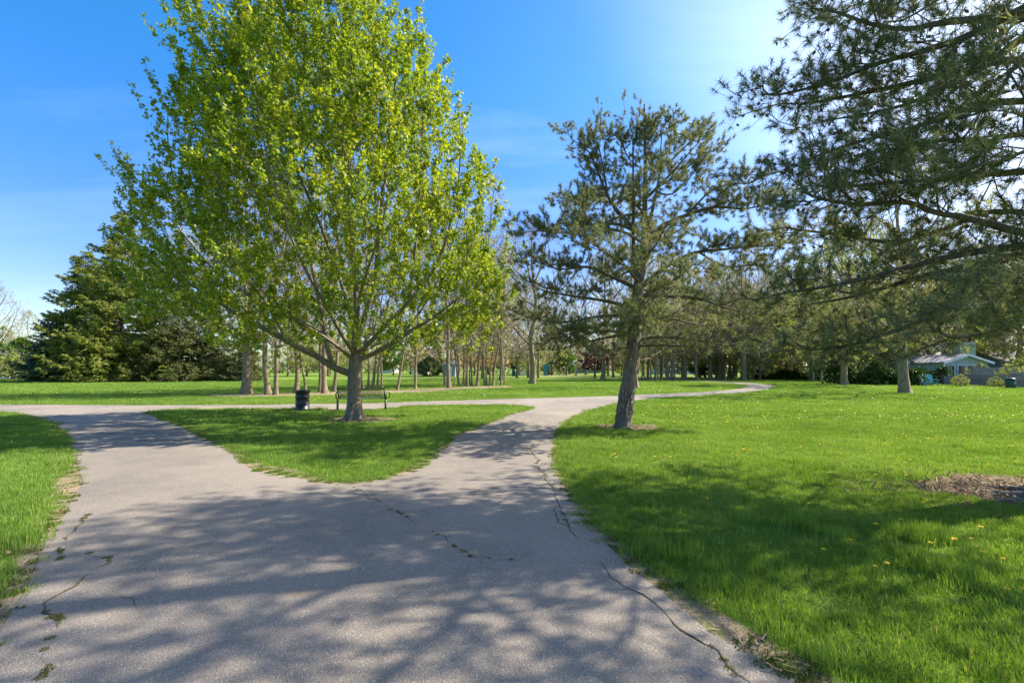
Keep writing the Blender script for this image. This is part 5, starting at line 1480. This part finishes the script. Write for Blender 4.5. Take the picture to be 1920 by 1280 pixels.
# ------------------------------------------------------------------ trash drum
x, y = G(567, 769)
drum = thing('trash_can', 'black ribbed steel drum trash can with a bag liner left of the bench', 'trash can', (x, y, 0), .3)
prof_ = [(.27, 0), (.285, .01), (.29, .03), (.275, .05), (.275, .24)]
for zc_ in (.27, .56):
    prof_ += [(.275, zc_ - .03), (.290, zc_ - .012), (.292, zc_), (.290, zc_ + .012), (.275, zc_ + .03)]
for zz_ in (.10, .15, .20): prof_ += []
prof_ += [(.274, .80), (.286, .815), (.290, .83), (.286, .845), (.268, .845), (.262, .80), (.262, .55)]
prof_ = sorted(prof_[:-3], key=lambda q: q[1]) + prof_[-3:]
DS = .86
MB().lathe([(a * DS, b * DS) for a, b in prof_], 40).build('drum', M['drum'], drum, smooth=True)
lv = MB(); k = 48; V = []
for r_, z_ in ((.279, .70), (.2905, .78), (.297, .85), (.285, .868), (.262, .855), (.250, .70), (.21, .45)):
    for i_ in range(k):
        a = 2 * PI * i_ / k; rr = r_ + .006 * math.sin(i_ * 2.9 + z_ * 30) * (1 if z_ > .6 else 2); zz_ = z_ + (.028 * math.sin(i_ * .8) + .015 * math.sin(i_ * 2.1) if z_ <= .70 and r_ > .27 else .006 * math.sin(i_ * 1.7))
        V.append((math.cos(a) * rr * DS, math.sin(a) * rr * DS, zz_ * DS))
lv.add(V, [(r_ * k + i_, r_ * k + (i_ + 1) % k, (r_ + 1) * k + (i_ + 1) % k, (r_ + 1) * k + i_) for r_ in range(6) for i_ in range(k)])
lv.build('bag_liner', M['liner'], drum, smooth=True)

# ------------------------------------------------------------------ bench (seen from behind: it faces the cross path)
xl, yb = G(633, 768.5); xr, _ = G(723, 768.5)
bw = xr - xl
bench = thing('park_bench', 'dark green mesh park bench on posts behind the maple trunk, facing away', 'bench', ((xl + xr) / 2, yb, 0))
hw = bw / 2
for s_ in (-1, 1):
    m_ = MB(); m_.tube([(s_ * hw, 0, -.02), (s_ * hw, 0, .20), (s_ * hw, .02, .43)], .042, 12); m_.build('leg', M['bench_post'], bench, smooth=True)
    m_ = MB(); m_.tube([(s_ * (hw - .03), .04, .42), (s_ * (hw - .03), -.03, .58), (s_ * (hw - .03), -.09, .80)], .028, 8); m_.build('back_post', M['bench_green'], bench, smooth=True)
    m_ = MB(); m_.tube([(s_ * (hw + .035), .00, .42), (s_ * (hw + .04), -.06, .50), (s_ * (hw + .04), -.06, .60), (s_ * (hw + .04), .02, .655), (s_ * (hw + .04), .30, .655), (s_ * (hw + .04), .40, .62), (s_ * (hw + .04), .42, .52), (s_ * (hw + .035), .38, .43)], .024, 8); m_.build('armrest', M['bench_post'], bench, smooth=True)
mb = MB()
mb.box((0, -.095, .80), (bw + .02, .045, .03)); mb.build('back_top_rail', M['bench_green'], bench)
MB().box((0, -.005, .50), (bw - .10, .03, .025)).build('back_bottom_rail', M['bench_green'], bench)
mb = MB(); n = 64
for i_ in range(n):      # expanded metal: two sets of crossing strands
    for sg in (-1, 1):
        x0 = -hw + .07 + (bw - .14) * (i_ + .5) / n; x1 = x0 + sg * .14
        if abs(x1) > hw - .07: x1 = math.copysign(hw - .07, x1)
        f = abs(x1 - x0) / .14; z1 = .515 + .27 * f; y1 = -.008 - .082 * f
        if f > .1:
            dx, dy, dz = x1 - x0, y1 + .008, z1 - .515; L_ = math.sqrt(dx * dx + dy * dy + dz * dz)
            mb.tube([(x0, -.008, .515), (x1, y1, z1)], .0042, 4)
o = mb.build('back_mesh', M['bench_green'], bench); o['kind'] = 'stuff'
MB().box((0, .40, .435), (bw - .04, .03, .03)).box((0, .02, .43), (bw - .04, .03, .03)).build('seat_frame', M['bench_green'], bench)
mb = MB()
for i_ in range(n):
    for sg in (-1, 1):
        x0 = -hw + .05 + (bw - .1) * (i_ + .5) / n; x1 = max(-hw + .04, min(hw - .04, x0 + sg * .2)); f = abs(x1 - x0) / .2
        if f > .1: mb.tube([(x0, .03, .44), (x1, .03 + .36 * f, .44)], .005, 4)
o = mb.build('seat_mesh', M['bench_green'], bench); o['kind'] = 'stuff'

# ------------------------------------------------------------------ houses and sheds
def gable_house(name, label, cat, px0, px1, d, wall_h, roof_h, depth, wall, roof, over=.4, ridge='y', windows=(), extra=None, z0=0.0):
    """front wall seen between two pixels at distance d; ridge along y shows a gable, along x shows an eave"""
    x0, x1 = (px0 - CX) * d / F, (px1 - CX) * d / F; w = x1 - x0
    root = thing(name, label, cat, ((x0 + x1) / 2, d, z0))
    hw_ = w / 2
    if ridge == 'y':
        MB().prism([(-hw_, 0), (hw_, 0), (hw_, wall_h), (0, wall_h + roof_h), (-hw_, wall_h)], 0, depth).build('walls', wall, root)
        sl = math.atan2(roof_h, hw_); L_ = math.hypot(roof_h, hw_) + over
        for s_ in (-1, 1):
            cx_ = s_ * (hw_ + over * math.cos(sl)) / 2; cz_ = wall_h + roof_h - (L_ / 2) * math.sin(sl) + .07
            MB().box((cx_, depth / 2, cz_), (L_, depth + 2 * over, .1), ry=s_ * sl).build('roof', roof, root)
            MB().box((cx_, -over - .03, cz_ - .05), (L_, .05, .22), ry=s_ * sl).build('fascia', M['white'], root)
    else:
        MB().prism([(-hw_, 0), (hw_, 0), (hw_, wall_h), (-hw_, wall_h)], 0, depth).build('walls', wall, root)
        sl = math.atan2(roof_h, depth / 2); L_ = math.hypot(roof_h, depth / 2) + over
        for s_ in (-1, 1):
            cy_ = depth / 2 + s_ * (depth / 2 + over * math.cos(sl)) / 2; cz_ = wall_h + roof_h - (L_ / 2) * math.sin(sl) + .07
            MB().box((0, cy_, cz_), (w + 2 * over, L_, .1), rx=-s_ * sl).build('roof', roof, root)
        MB().prism([(-hw_, 0), (hw_, 0), (0, 0.001)], 0, .01)
        for s_ in (-1, 1):
            m_ = MB(); V = [(s_ * hw_ * .999, 0, wall_h), (s_ * hw_ * .999, depth, wall_h), (s_ * hw_ * .999, depth / 2, wall_h + roof_h), (s_ * hw_ * .98, 0, wall_h), (s_ * hw_ * .98, depth, wall_h), (s_ * hw_ * .98, depth / 2, wall_h + roof_h)]
            m_.add(V, [(0, 1, 2), (5, 4, 3), (0, 3, 4, 1), (1, 4, 5, 2), (2, 5, 3, 0)]); m_.build('gable', wall, root)
    for (wx, wz, ww, wh, kind) in windows:
        fr = MB()
        t_ = .07
        fr.box((wx - ww / 2 - t_ / 2, -.03, wz), (t_, .08, wh + 2 * t_)).box((wx + ww / 2 + t_ / 2, -.03, wz), (t_, .08, wh + 2 * t_)).box((wx, -.03, wz + wh / 2 + t_ / 2), (ww, .08, t_)).box((wx, -.03, wz - wh / 2 - t_ / 2), (ww, .10, t_))
        nm = 'door' if kind == 'door' else 'window'
        f_ = fr.build(nm, M['white'], root)
        if kind == 'door': MB().box((wx, -.012, wz), (ww, .03, wh)).build('panel', M['white'], f_)
        else:
            MB().box((wx, -.008, wz), (ww, .012, wh)).build('pane', M['glass'], f_)
            if kind == 'grid':
                g_ = MB(); g_.box((wx, -.03, wz), (.03, .03, wh)); g_.box((wx, -.035, wz), (ww, .03, .03)); g_.build('muntin', M['white'], f_)
            if kind == 'curtain': MB().box((wx - ww * .2, -.018, wz), (ww * .35, .006, wh * .96)).build('curtain', M['interior'], f_)
    return root, hw_
# sea green house with a low gabled sun room
root, hw_ = gable_house('house', 'sea green house with a gabled sun room of three white framed windows behind the fence', 'house', 1770, 1852, 50, 2.15, .75, 6.5, M['teal_wall'], M['shingle'], .35, 'y',
    [(-1.55, 1.35, .62, .95, 'grid'), (-.50, 1.35, .68, .95, 'curtain'), (.50, 1.35, .68, .95, 'curtain'), (1.5, 1.35, .68, .95, 'grid')])
MB().prism([(-1.0, 0), (6.6, 0), (6.6, 2.9), (-1.0, 2.9)], 6.6, 13).build('rear_wall', M['teal_wall'], root)
sl = math.atan2(1.5, 3.6)
for s_ in (-1, 1):
    MB().box((2.8, 9.8 + s_ * 1.9, 3.58), (8.6, 4.2, .1), rx=-s_ * sl).build('roof', M['shingle'], root)
MB().box((3.45, 4.6, 2.15), (1.7, 2.4, 4.3)).build('chimney', M['teal_wall'], root)
MB().box((3.45, 4.6, 4.36), (1.85, 2.5, .1)).build('chimney_cap', M['white'], root)
gable_house('house', 'blue grey house mostly hidden behind shrubs at the right edge', 'house', 1884, 2010, 60, 2.4, 1.2, 6, M['blue_wall'], M['shingle'], .4, 'x', [(-1.5, 1.6, .9, 1.1, 'grid'), (1.2, 1.6, .9, 1.1, 'grid')])
gable_house('house', 'tan gabled house with a dark roof at the far left edge', 'house', -62, 30, 78, 2.3, 2.1, 9, M['tan_wall'], M['shingle_d'], .5, 'y', [(-2.6, 1.4, .9, 1.2, 'grid')])
o = MB().box((26 * 0 + ((18 - CX) * 80 / F), 82, 4.3), (1.6, 1.0, 2.2)).build('chimney_block', M['white']); tag(o, 'white chimney block standing up behind the tan house roof', 'chimney')
gable_house('house', 'white two storey house behind the green tree seen between the slim trunks', 'house', 771, 790, 125, 3.4, 1.3, 8, M['white'], M['shingle'], .3, 'y', [(0, 2.4, .8, 1.0, 'grid')])
gable_house('garage', 'low white garage beside the white house behind the row of trunks', 'garage', 783, 800, 112, 1.7, .5, 5, M['white'], M['shingle'], .3, 'y', [(0, .8, 1.5, 1.4, 'door')])
gable_house('shed', 'blue grey shed behind the slender trunks of the grove', 'shed', 830, 853, 88, 2.2, .6, 4, M['blue_wall'], M['shingle_d'], .2, 'y', [(.0, 1.0, .9, 1.7, 'door')])
gable_house('shed', 'pale blue shed with a grey gable roof left of the playground', 'shed', 971, 990, 104, 1.8, .75, 5, M['blue_wall'], M['shingle_d'], .3, 'y', [(.0, .9, 1.2, 1.5, 'door')])
gable_house('house', 'long low white house seen under the boughs right of the leaning pine', 'house', 1238, 1312, 118, 2.6, 1.6, 9, M['cream'], M['shingle'], .4, 'x', [(-3, 1.5, 1.1, 1.1, 'grid'), (0, 1.5, 1.1, 1.1, 'grid'), (3, 1.5, 1.1, 1.1, 'grid')])
gable_house('house', 'grey roofed white house behind the sea green one, left of it', 'house', 1722, 1762, 62, 2.6, 1.6, 8, M['cream'], M['shingle'], .4, 'y', [(0, 1.5, .9, 1.0, 'grid')])
gable_house('house', 'long grey blue house far behind the playground', 'house', 1075, 1125, 150, 2.6, 1.4, 9, M['blue_wall'], M['shingle'], .4, 'x', [(-2, 1.5, 1.1, 1.1, 'grid'), (2, 1.5, 1.1, 1.1, 'grid')])
gable_house('house', 'white house far away between the trunks left of the maple trunk', 'house', 700, 735, 150, 2.7, 1.5, 9, M['white'], M['shingle'], .4, 'x', [(-1.5, 1.4, 1, 1, 'grid')])
gable_house('house', 'low brick coloured house in the shade behind the wood at the bend', 'house', 1440, 1505, 95, 2.4, 1.3, 8, M['tan_wall'], M['shingle_d'], .4, 'x', [(-2, 1.4, 1, 1, 'grid')])

# ------------------------------------------------------------------ fences
def picket_fence(name, label, px0, d0, px1, d1, h, m, w=.13, gap=.03, post_every=2.4, dog=True):
    a = np.array(((px0 - CX) * d0 / F, d0)); b = np.array(((px1 - CX) * d1 / F, d1)); L_ = np.linalg.norm(b - a); an = math.atan2(b[1] - a[1], b[0] - a[0])
    root = thing(name, label, 'fence', (a[0], a[1], 0), an)
    me = MB().prism([(-w / 2, .04), (w / 2, .04), (w / 2, h - .05), (w / 4, h), (-w / 4, h), (-w / 2, h - .05)], -.012, .012).mesh('picket', m)
    n = int(L_ / (w + gap))
    for i_ in range(n):
        o = bpy.data.objects.new('picket', me); COL.objects.link(o); o.parent = root; o.location = ((i_ + .5) * (w + gap), -.045, random.uniform(-.015, .015)); o.rotation_euler = (0, random.uniform(-.012, .012), 0)
    for z_ in (.35, h - .3): MB().box((L_ / 2, 0, z_), (L_, .04, .09)).build('rail', m, root)
    pm = MB().box((0, .06, h / 2), (.1, .1, h)).mesh('post', m)
    for i_ in range(int(L_ / post_every) + 1):
        o = bpy.data.objects.new('post', pm); COL.objects.link(o); o.parent = root; o.location = (i_ * post_every, 0, 0)
picket_fence('wooden_fence', 'low weathered grey picket fence running along the back of the right lawn', 1808, 44, 1890, 39.5, 1.05, M['fence_wood'])
picket_fence('wooden_fence', 'browner picket fence section at the right edge behind the green barrel', 1893, 38.6, 2010, 35, 1.25, M['fence_wood'])
picket_fence('wooden_fence', 'tall blue grey board fence behind the low picket fence', 1823, 46, 1890, 45, 1.65, M['fence_wood'])
picket_fence('wooden_fence', 'short dark picket section left of the pale shrub', 1770, 44.5, 1806, 44, .85, M['fence_wood'])
def rail_fence(name, label, px0, px1, d0, d1, h, nr, m, every=2.4, pw=.12):
    a = np.array(((px0 - CX) * d0 / F, d0)); b = np.array(((px1 - CX) * d1 / F, d1)); L_ = np.linalg.norm(b - a); an = math.atan2(b[1] - a[1], b[0] - a[0])
    root = thing(name, label, 'fence', (a[0], a[1], 0), an)
    n = max(1, int(round(L_ / every))); st = L_ / n
    for i_ in range(n + 1): MB().box((i_ * st, 0, h / 2), (pw, pw, h)).build('post', m, root)
    for i_ in range(n):
        for q in range(nr): MB().box(((i_ + .5) * st, 0, h * (q + .6) / nr), (st - pw - .01, .05, .13)).build('rail', m, root)
rail_fence('rail_fence', 'brown split rail fence behind the forked tree and the chairs', 1640, 1768, 45, 44, .95, 3, M['rail_wood'])
rail_fence('rail_fence', 'white rail fence along the far side of the left lawn', -140, 105, 68, 66, 1.0, 3, M['white'])
rail_fence('rail_fence', 'pale wooden rail fence beside the tan house', 5, 45, 74, 73, 1.7, 3, M['cream'], 1.6)
# wire fence posts
for i_, px in enumerate((1525, 1541, 1558)):
    o = MB().box((0, 0, .6), (.07, .07, 1.2)).build('fence_post', M['steel_grey'], None, ((px - CX) * 50 / F, 50, 0)); tag(o, ['thin grey post nearest the bend', 'thin grey post between two others', 'thin grey post touching the hedge'][i_] + ' at the wood edge', 'post', 'grey posts at the wood edge')

# ------------------------------------------------------------------ garden chairs, barrel, playground
def adirondack(px, d, m, label, rz):
    r_ = thing('garden_chair', label, 'chair', ((px - CX) * d / F, d, 0), rz, 'garden chairs by the rail fence')
    for i_ in range(5):
        x_ = -.22 + .11 * i_; MB().box((x_, .22, .62), (.095, .02, .85 - .05 * abs(i_ - 2)), rx=-.28).build('back_slat', m, r_)
    for i_ in range(5): MB().box((0, -.22 + i_ * .1, .38 - i_ * .02), (.56, .085, .02)).build('seat_slat', m, r_)
    for s_ in (-1, 1):
        MB().box((s_ * .34, -.02, .58), (.12, .7, .022)).build('armrest', m, r_)
        MB().box((s_ * .31, -.30, .28), (.03, .09, .57)).build('leg', m, r_)
        MB().box((s_ * .28, .08, .22), (.03, .85, .12), rx=-.22).build('leg', m, r_)
adirondack(1733, 41.5, M['chair_blue'], 'light blue slatted garden chair, left of the pair by the rail fence', .35)
adirondack(1746, 41.2, M['chair_teal'], 'teal slatted garden chair, right of the pair by the rail fence', -.1)
r_ = thing('barrel', 'dark green lidded barrel bin standing before the wooden fence at the right edge', 'bin', ((1895 - CX) * 36 / F, 36, 0))
MB().lathe([(.26, 0), (.29, .1), (.29, .60), (.27, .68)], 20).build('body', M['darkgreen'], r_, smooth=True)
MB().lathe([(.30, .685), (.30, .73), (.22, .82), (.0, .84)], 20).build('lid', M['darkgreen'], r_, smooth=True)
MB().lathe([(.07, 0), (.07, .02)], 10, c=(0, -.29, .45)).build('label', M['white'], r_)
r_ = thing('barrel', 'dark green litter barrel on the lawn left of the lone flared trunk', 'bin', ((964 - CX) * 92 / F, 92, 0))
MB().lathe([(.42, 0), (.45, .2), (.45, .9), (.4, 1.05)], 16).build('body', M['darkgreen'], r_, smooth=True)
MB().lathe([(.46, 1.055), (.46, 1.12), (.3, 1.3), (0, 1.33)], 16).build('lid', M['darkgreen'], r_, smooth=True)
# shelter
r_ = thing('picnic_shelter', 'dark roofed open shelter on pale posts beyond the grove', 'shelter', ((958 - CX) * 118 / F, 118, 0))
MB().prism([(-2.2, 1.95), (2.2, 1.95), (2.0, 2.6), (-2.0, 2.6)], 0, 4).build('roof', M['shingle_d'], r_)
for s_ in (-1.9, -.6, .7, 1.9): MB().box((s_, .2, .97), (.14, .14, 1.94)).build('post', M['white'], r_)
MB().box((0, 2, .45), (2.4, .8, .08)).build('table_top', M['blue_wall'], r_)
for s_ in (-.9, .9): MB().box((s_, 2, .2), (.1, .6, .4)).build('leg', M['steel_grey'], r_)
# play tower with climbing panel and slide
DPL = 98
def X(px): return (px - CX) * DPL / F
r_ = thing('play_tower', 'teal and brown play tower with a tan slide on the far playground', 'play structure', (X(1030), DPL, 0))
o = MB(); o.prism([(X(1019) - X(1030), 0), (X(1025.5) - X(1030), 0), (X(1026.5) - X(1030), 2.1), (X(1023) - X(1030), 2.45), (X(1019.5) - X(1030), 2.3)], -.1, .1).build('climbing_panel', M['teal'], r_)
for px in (1027.5, 1034.5): 
    for y_ in (0, 1.2): MB().box((X(px) - X(1030), y_, 1.2), (.13, .13, 2.4)).build('post', M['steel_brown'], r_)
MB().box((X(1031) - X(1030), .6, 1.15), (.9, 1.3, .1)).build('deck', M['steel_brown'], r_)
MB().prism([(X(1026.5) - X(1030), 2.4), (X(1035.5) - X(1030), 2.4), (X(1031) - X(1030), 2.95)], -.1, 1.3).build('canopy', M['darkgreen'], r_)
MB().box((X(1031) - X(1030), 0, 1.6), (.8, .04, .6)).build('guard_panel', M['teal'], r_)
m_ = MB(); pts = [(.55, .3, 1.2), (.9, .3, 1.1), (1.5, .3, .62), (2.0, .3, .25), (2.4, .3, .2)]
for a, b in zip(pts[:-1], pts[1:]):
    L_ = math.hypot(b[0] - a[0], b[2] - a[2]); an = math.atan2(b[2] - a[2], b[0] - a[0]); c_ = ((a[0] + b[0]) / 2, .3, (a[2] + b[2]) / 2)
    m_.box(c_, (L_, .5, .05), ry=-an); m_.box((c_[0], .04, c_[2] + .1), (L_, .05, .22), ry=-an); m_.box((c_[0], .56, c_[2] + .1), (L_, .05, .22), ry=-an)
m_.build('slide', M['tanplastic'], r_)
r_ = thing('spiral_climber', 'tan curved climber with looped rails beside the play tower', 'play structure', (X(1055), DPL, 0))
a = np.linspace(0, 1, 18)
MB().tube(np.stack([-.55 + a * 1.2, a * 0, 1.5 - 1.35 * a], -1), .07, 8).build('slide_rail', M['tanplastic'], r_, smooth=True)
MB().tube(np.stack([.15 + .38 * np.cos(a * 6.0), a * .3, 1.25 + .55 * np.sin(a * 6.0)], -1), .08, 8).build('loop', M['tanplastic'], r_, smooth=True)
for s_ in (-.6, .2, .75): MB().box((s_, .1, .9), (.12, .12, 1.8)).build('post', M['steel_brown'], r_)
r_ = thing('arch_climber', 'grey arched climbing frame right of the spiral climber', 'play structure', (X(1072), DPL, 0))
a = np.linspace(0, PI, 15)
for y_ in (0, .8): MB().tube(np.stack([-1.0 * np.cos(a), a * 0 + y_, 2.5 * np.sin(a) ** .7], -1), .05, 6).build('arch', M['steel_grey'], r_, smooth=True)
for q in range(2, 13, 2): MB().tube([(-1.0 * math.cos(a[q]), 0, 2.5 * math.sin(a[q]) ** .7), (-1.0 * math.cos(a[q]), .8, 2.5 * math.sin(a[q]) ** .7)], .03, 6).build('rung', M['steel_grey'], r_)
r_ = thing('swing_set', 'tan posted swing set at the right of the far playground', 'swing', (X(1087), DPL, 0))
for s_ in (-.9, 1.0):
    for q in (-.6, .6): MB().tube([(s_, q, 0), (s_, 0, 2.3)], .06, 6).build('post', M['tanplastic'], r_)
MB().tube([(-1.0, 0, 2.3), (1.1, 0, 2.3)], .05, 6).build('top_bar', M['steel_brown'], r_)
for s_ in (-.45, .45):
    sw = MB().box((s_, 0, .55), (.45, .18, .04)).build('swing_seat', M['darkgreen'], r_)
    for q in (-.2, .2): MB().tube([(s_ + q, 0, .56), (s_ + q, 0, 2.28)], .012, 4).build('chain', M['steel_grey'], sw)
x_ = np.array([X(1000), X(1110)]); 
tag(sheet('play_surface', [np.array([(X(1012), 90), (X(1100), 90), (X(1110), 104), (X(1000), 104)])], .005, M['soil']), kind='structure')
# post sign and person-high post behind the row
o = thing('signpost', 'dark park signpost in front of the white garage', 'sign', ((791 - CX) * 100 / F, 100, 0))
MB().box((0, 0, .9), (.14, .14, 1.8)).build('post', M['rail_wood'], o); MB().box((0, -.08, 1.5), (.6, .04, .5)).build('panel', M['darkgreen'], o)
print('objects', len(bpy.data.objects))

tri = 0; seen = set()
for o in bpy.data.objects:
    if o.type == 'MESH' and o.data.name not in seen:
        seen.add(o.data.name); tri += sum(max(0, 1) * (len(o.data.loops) - 2 * len(o.data.polygons)) for _ in (0,))
print('TRIS', tri)
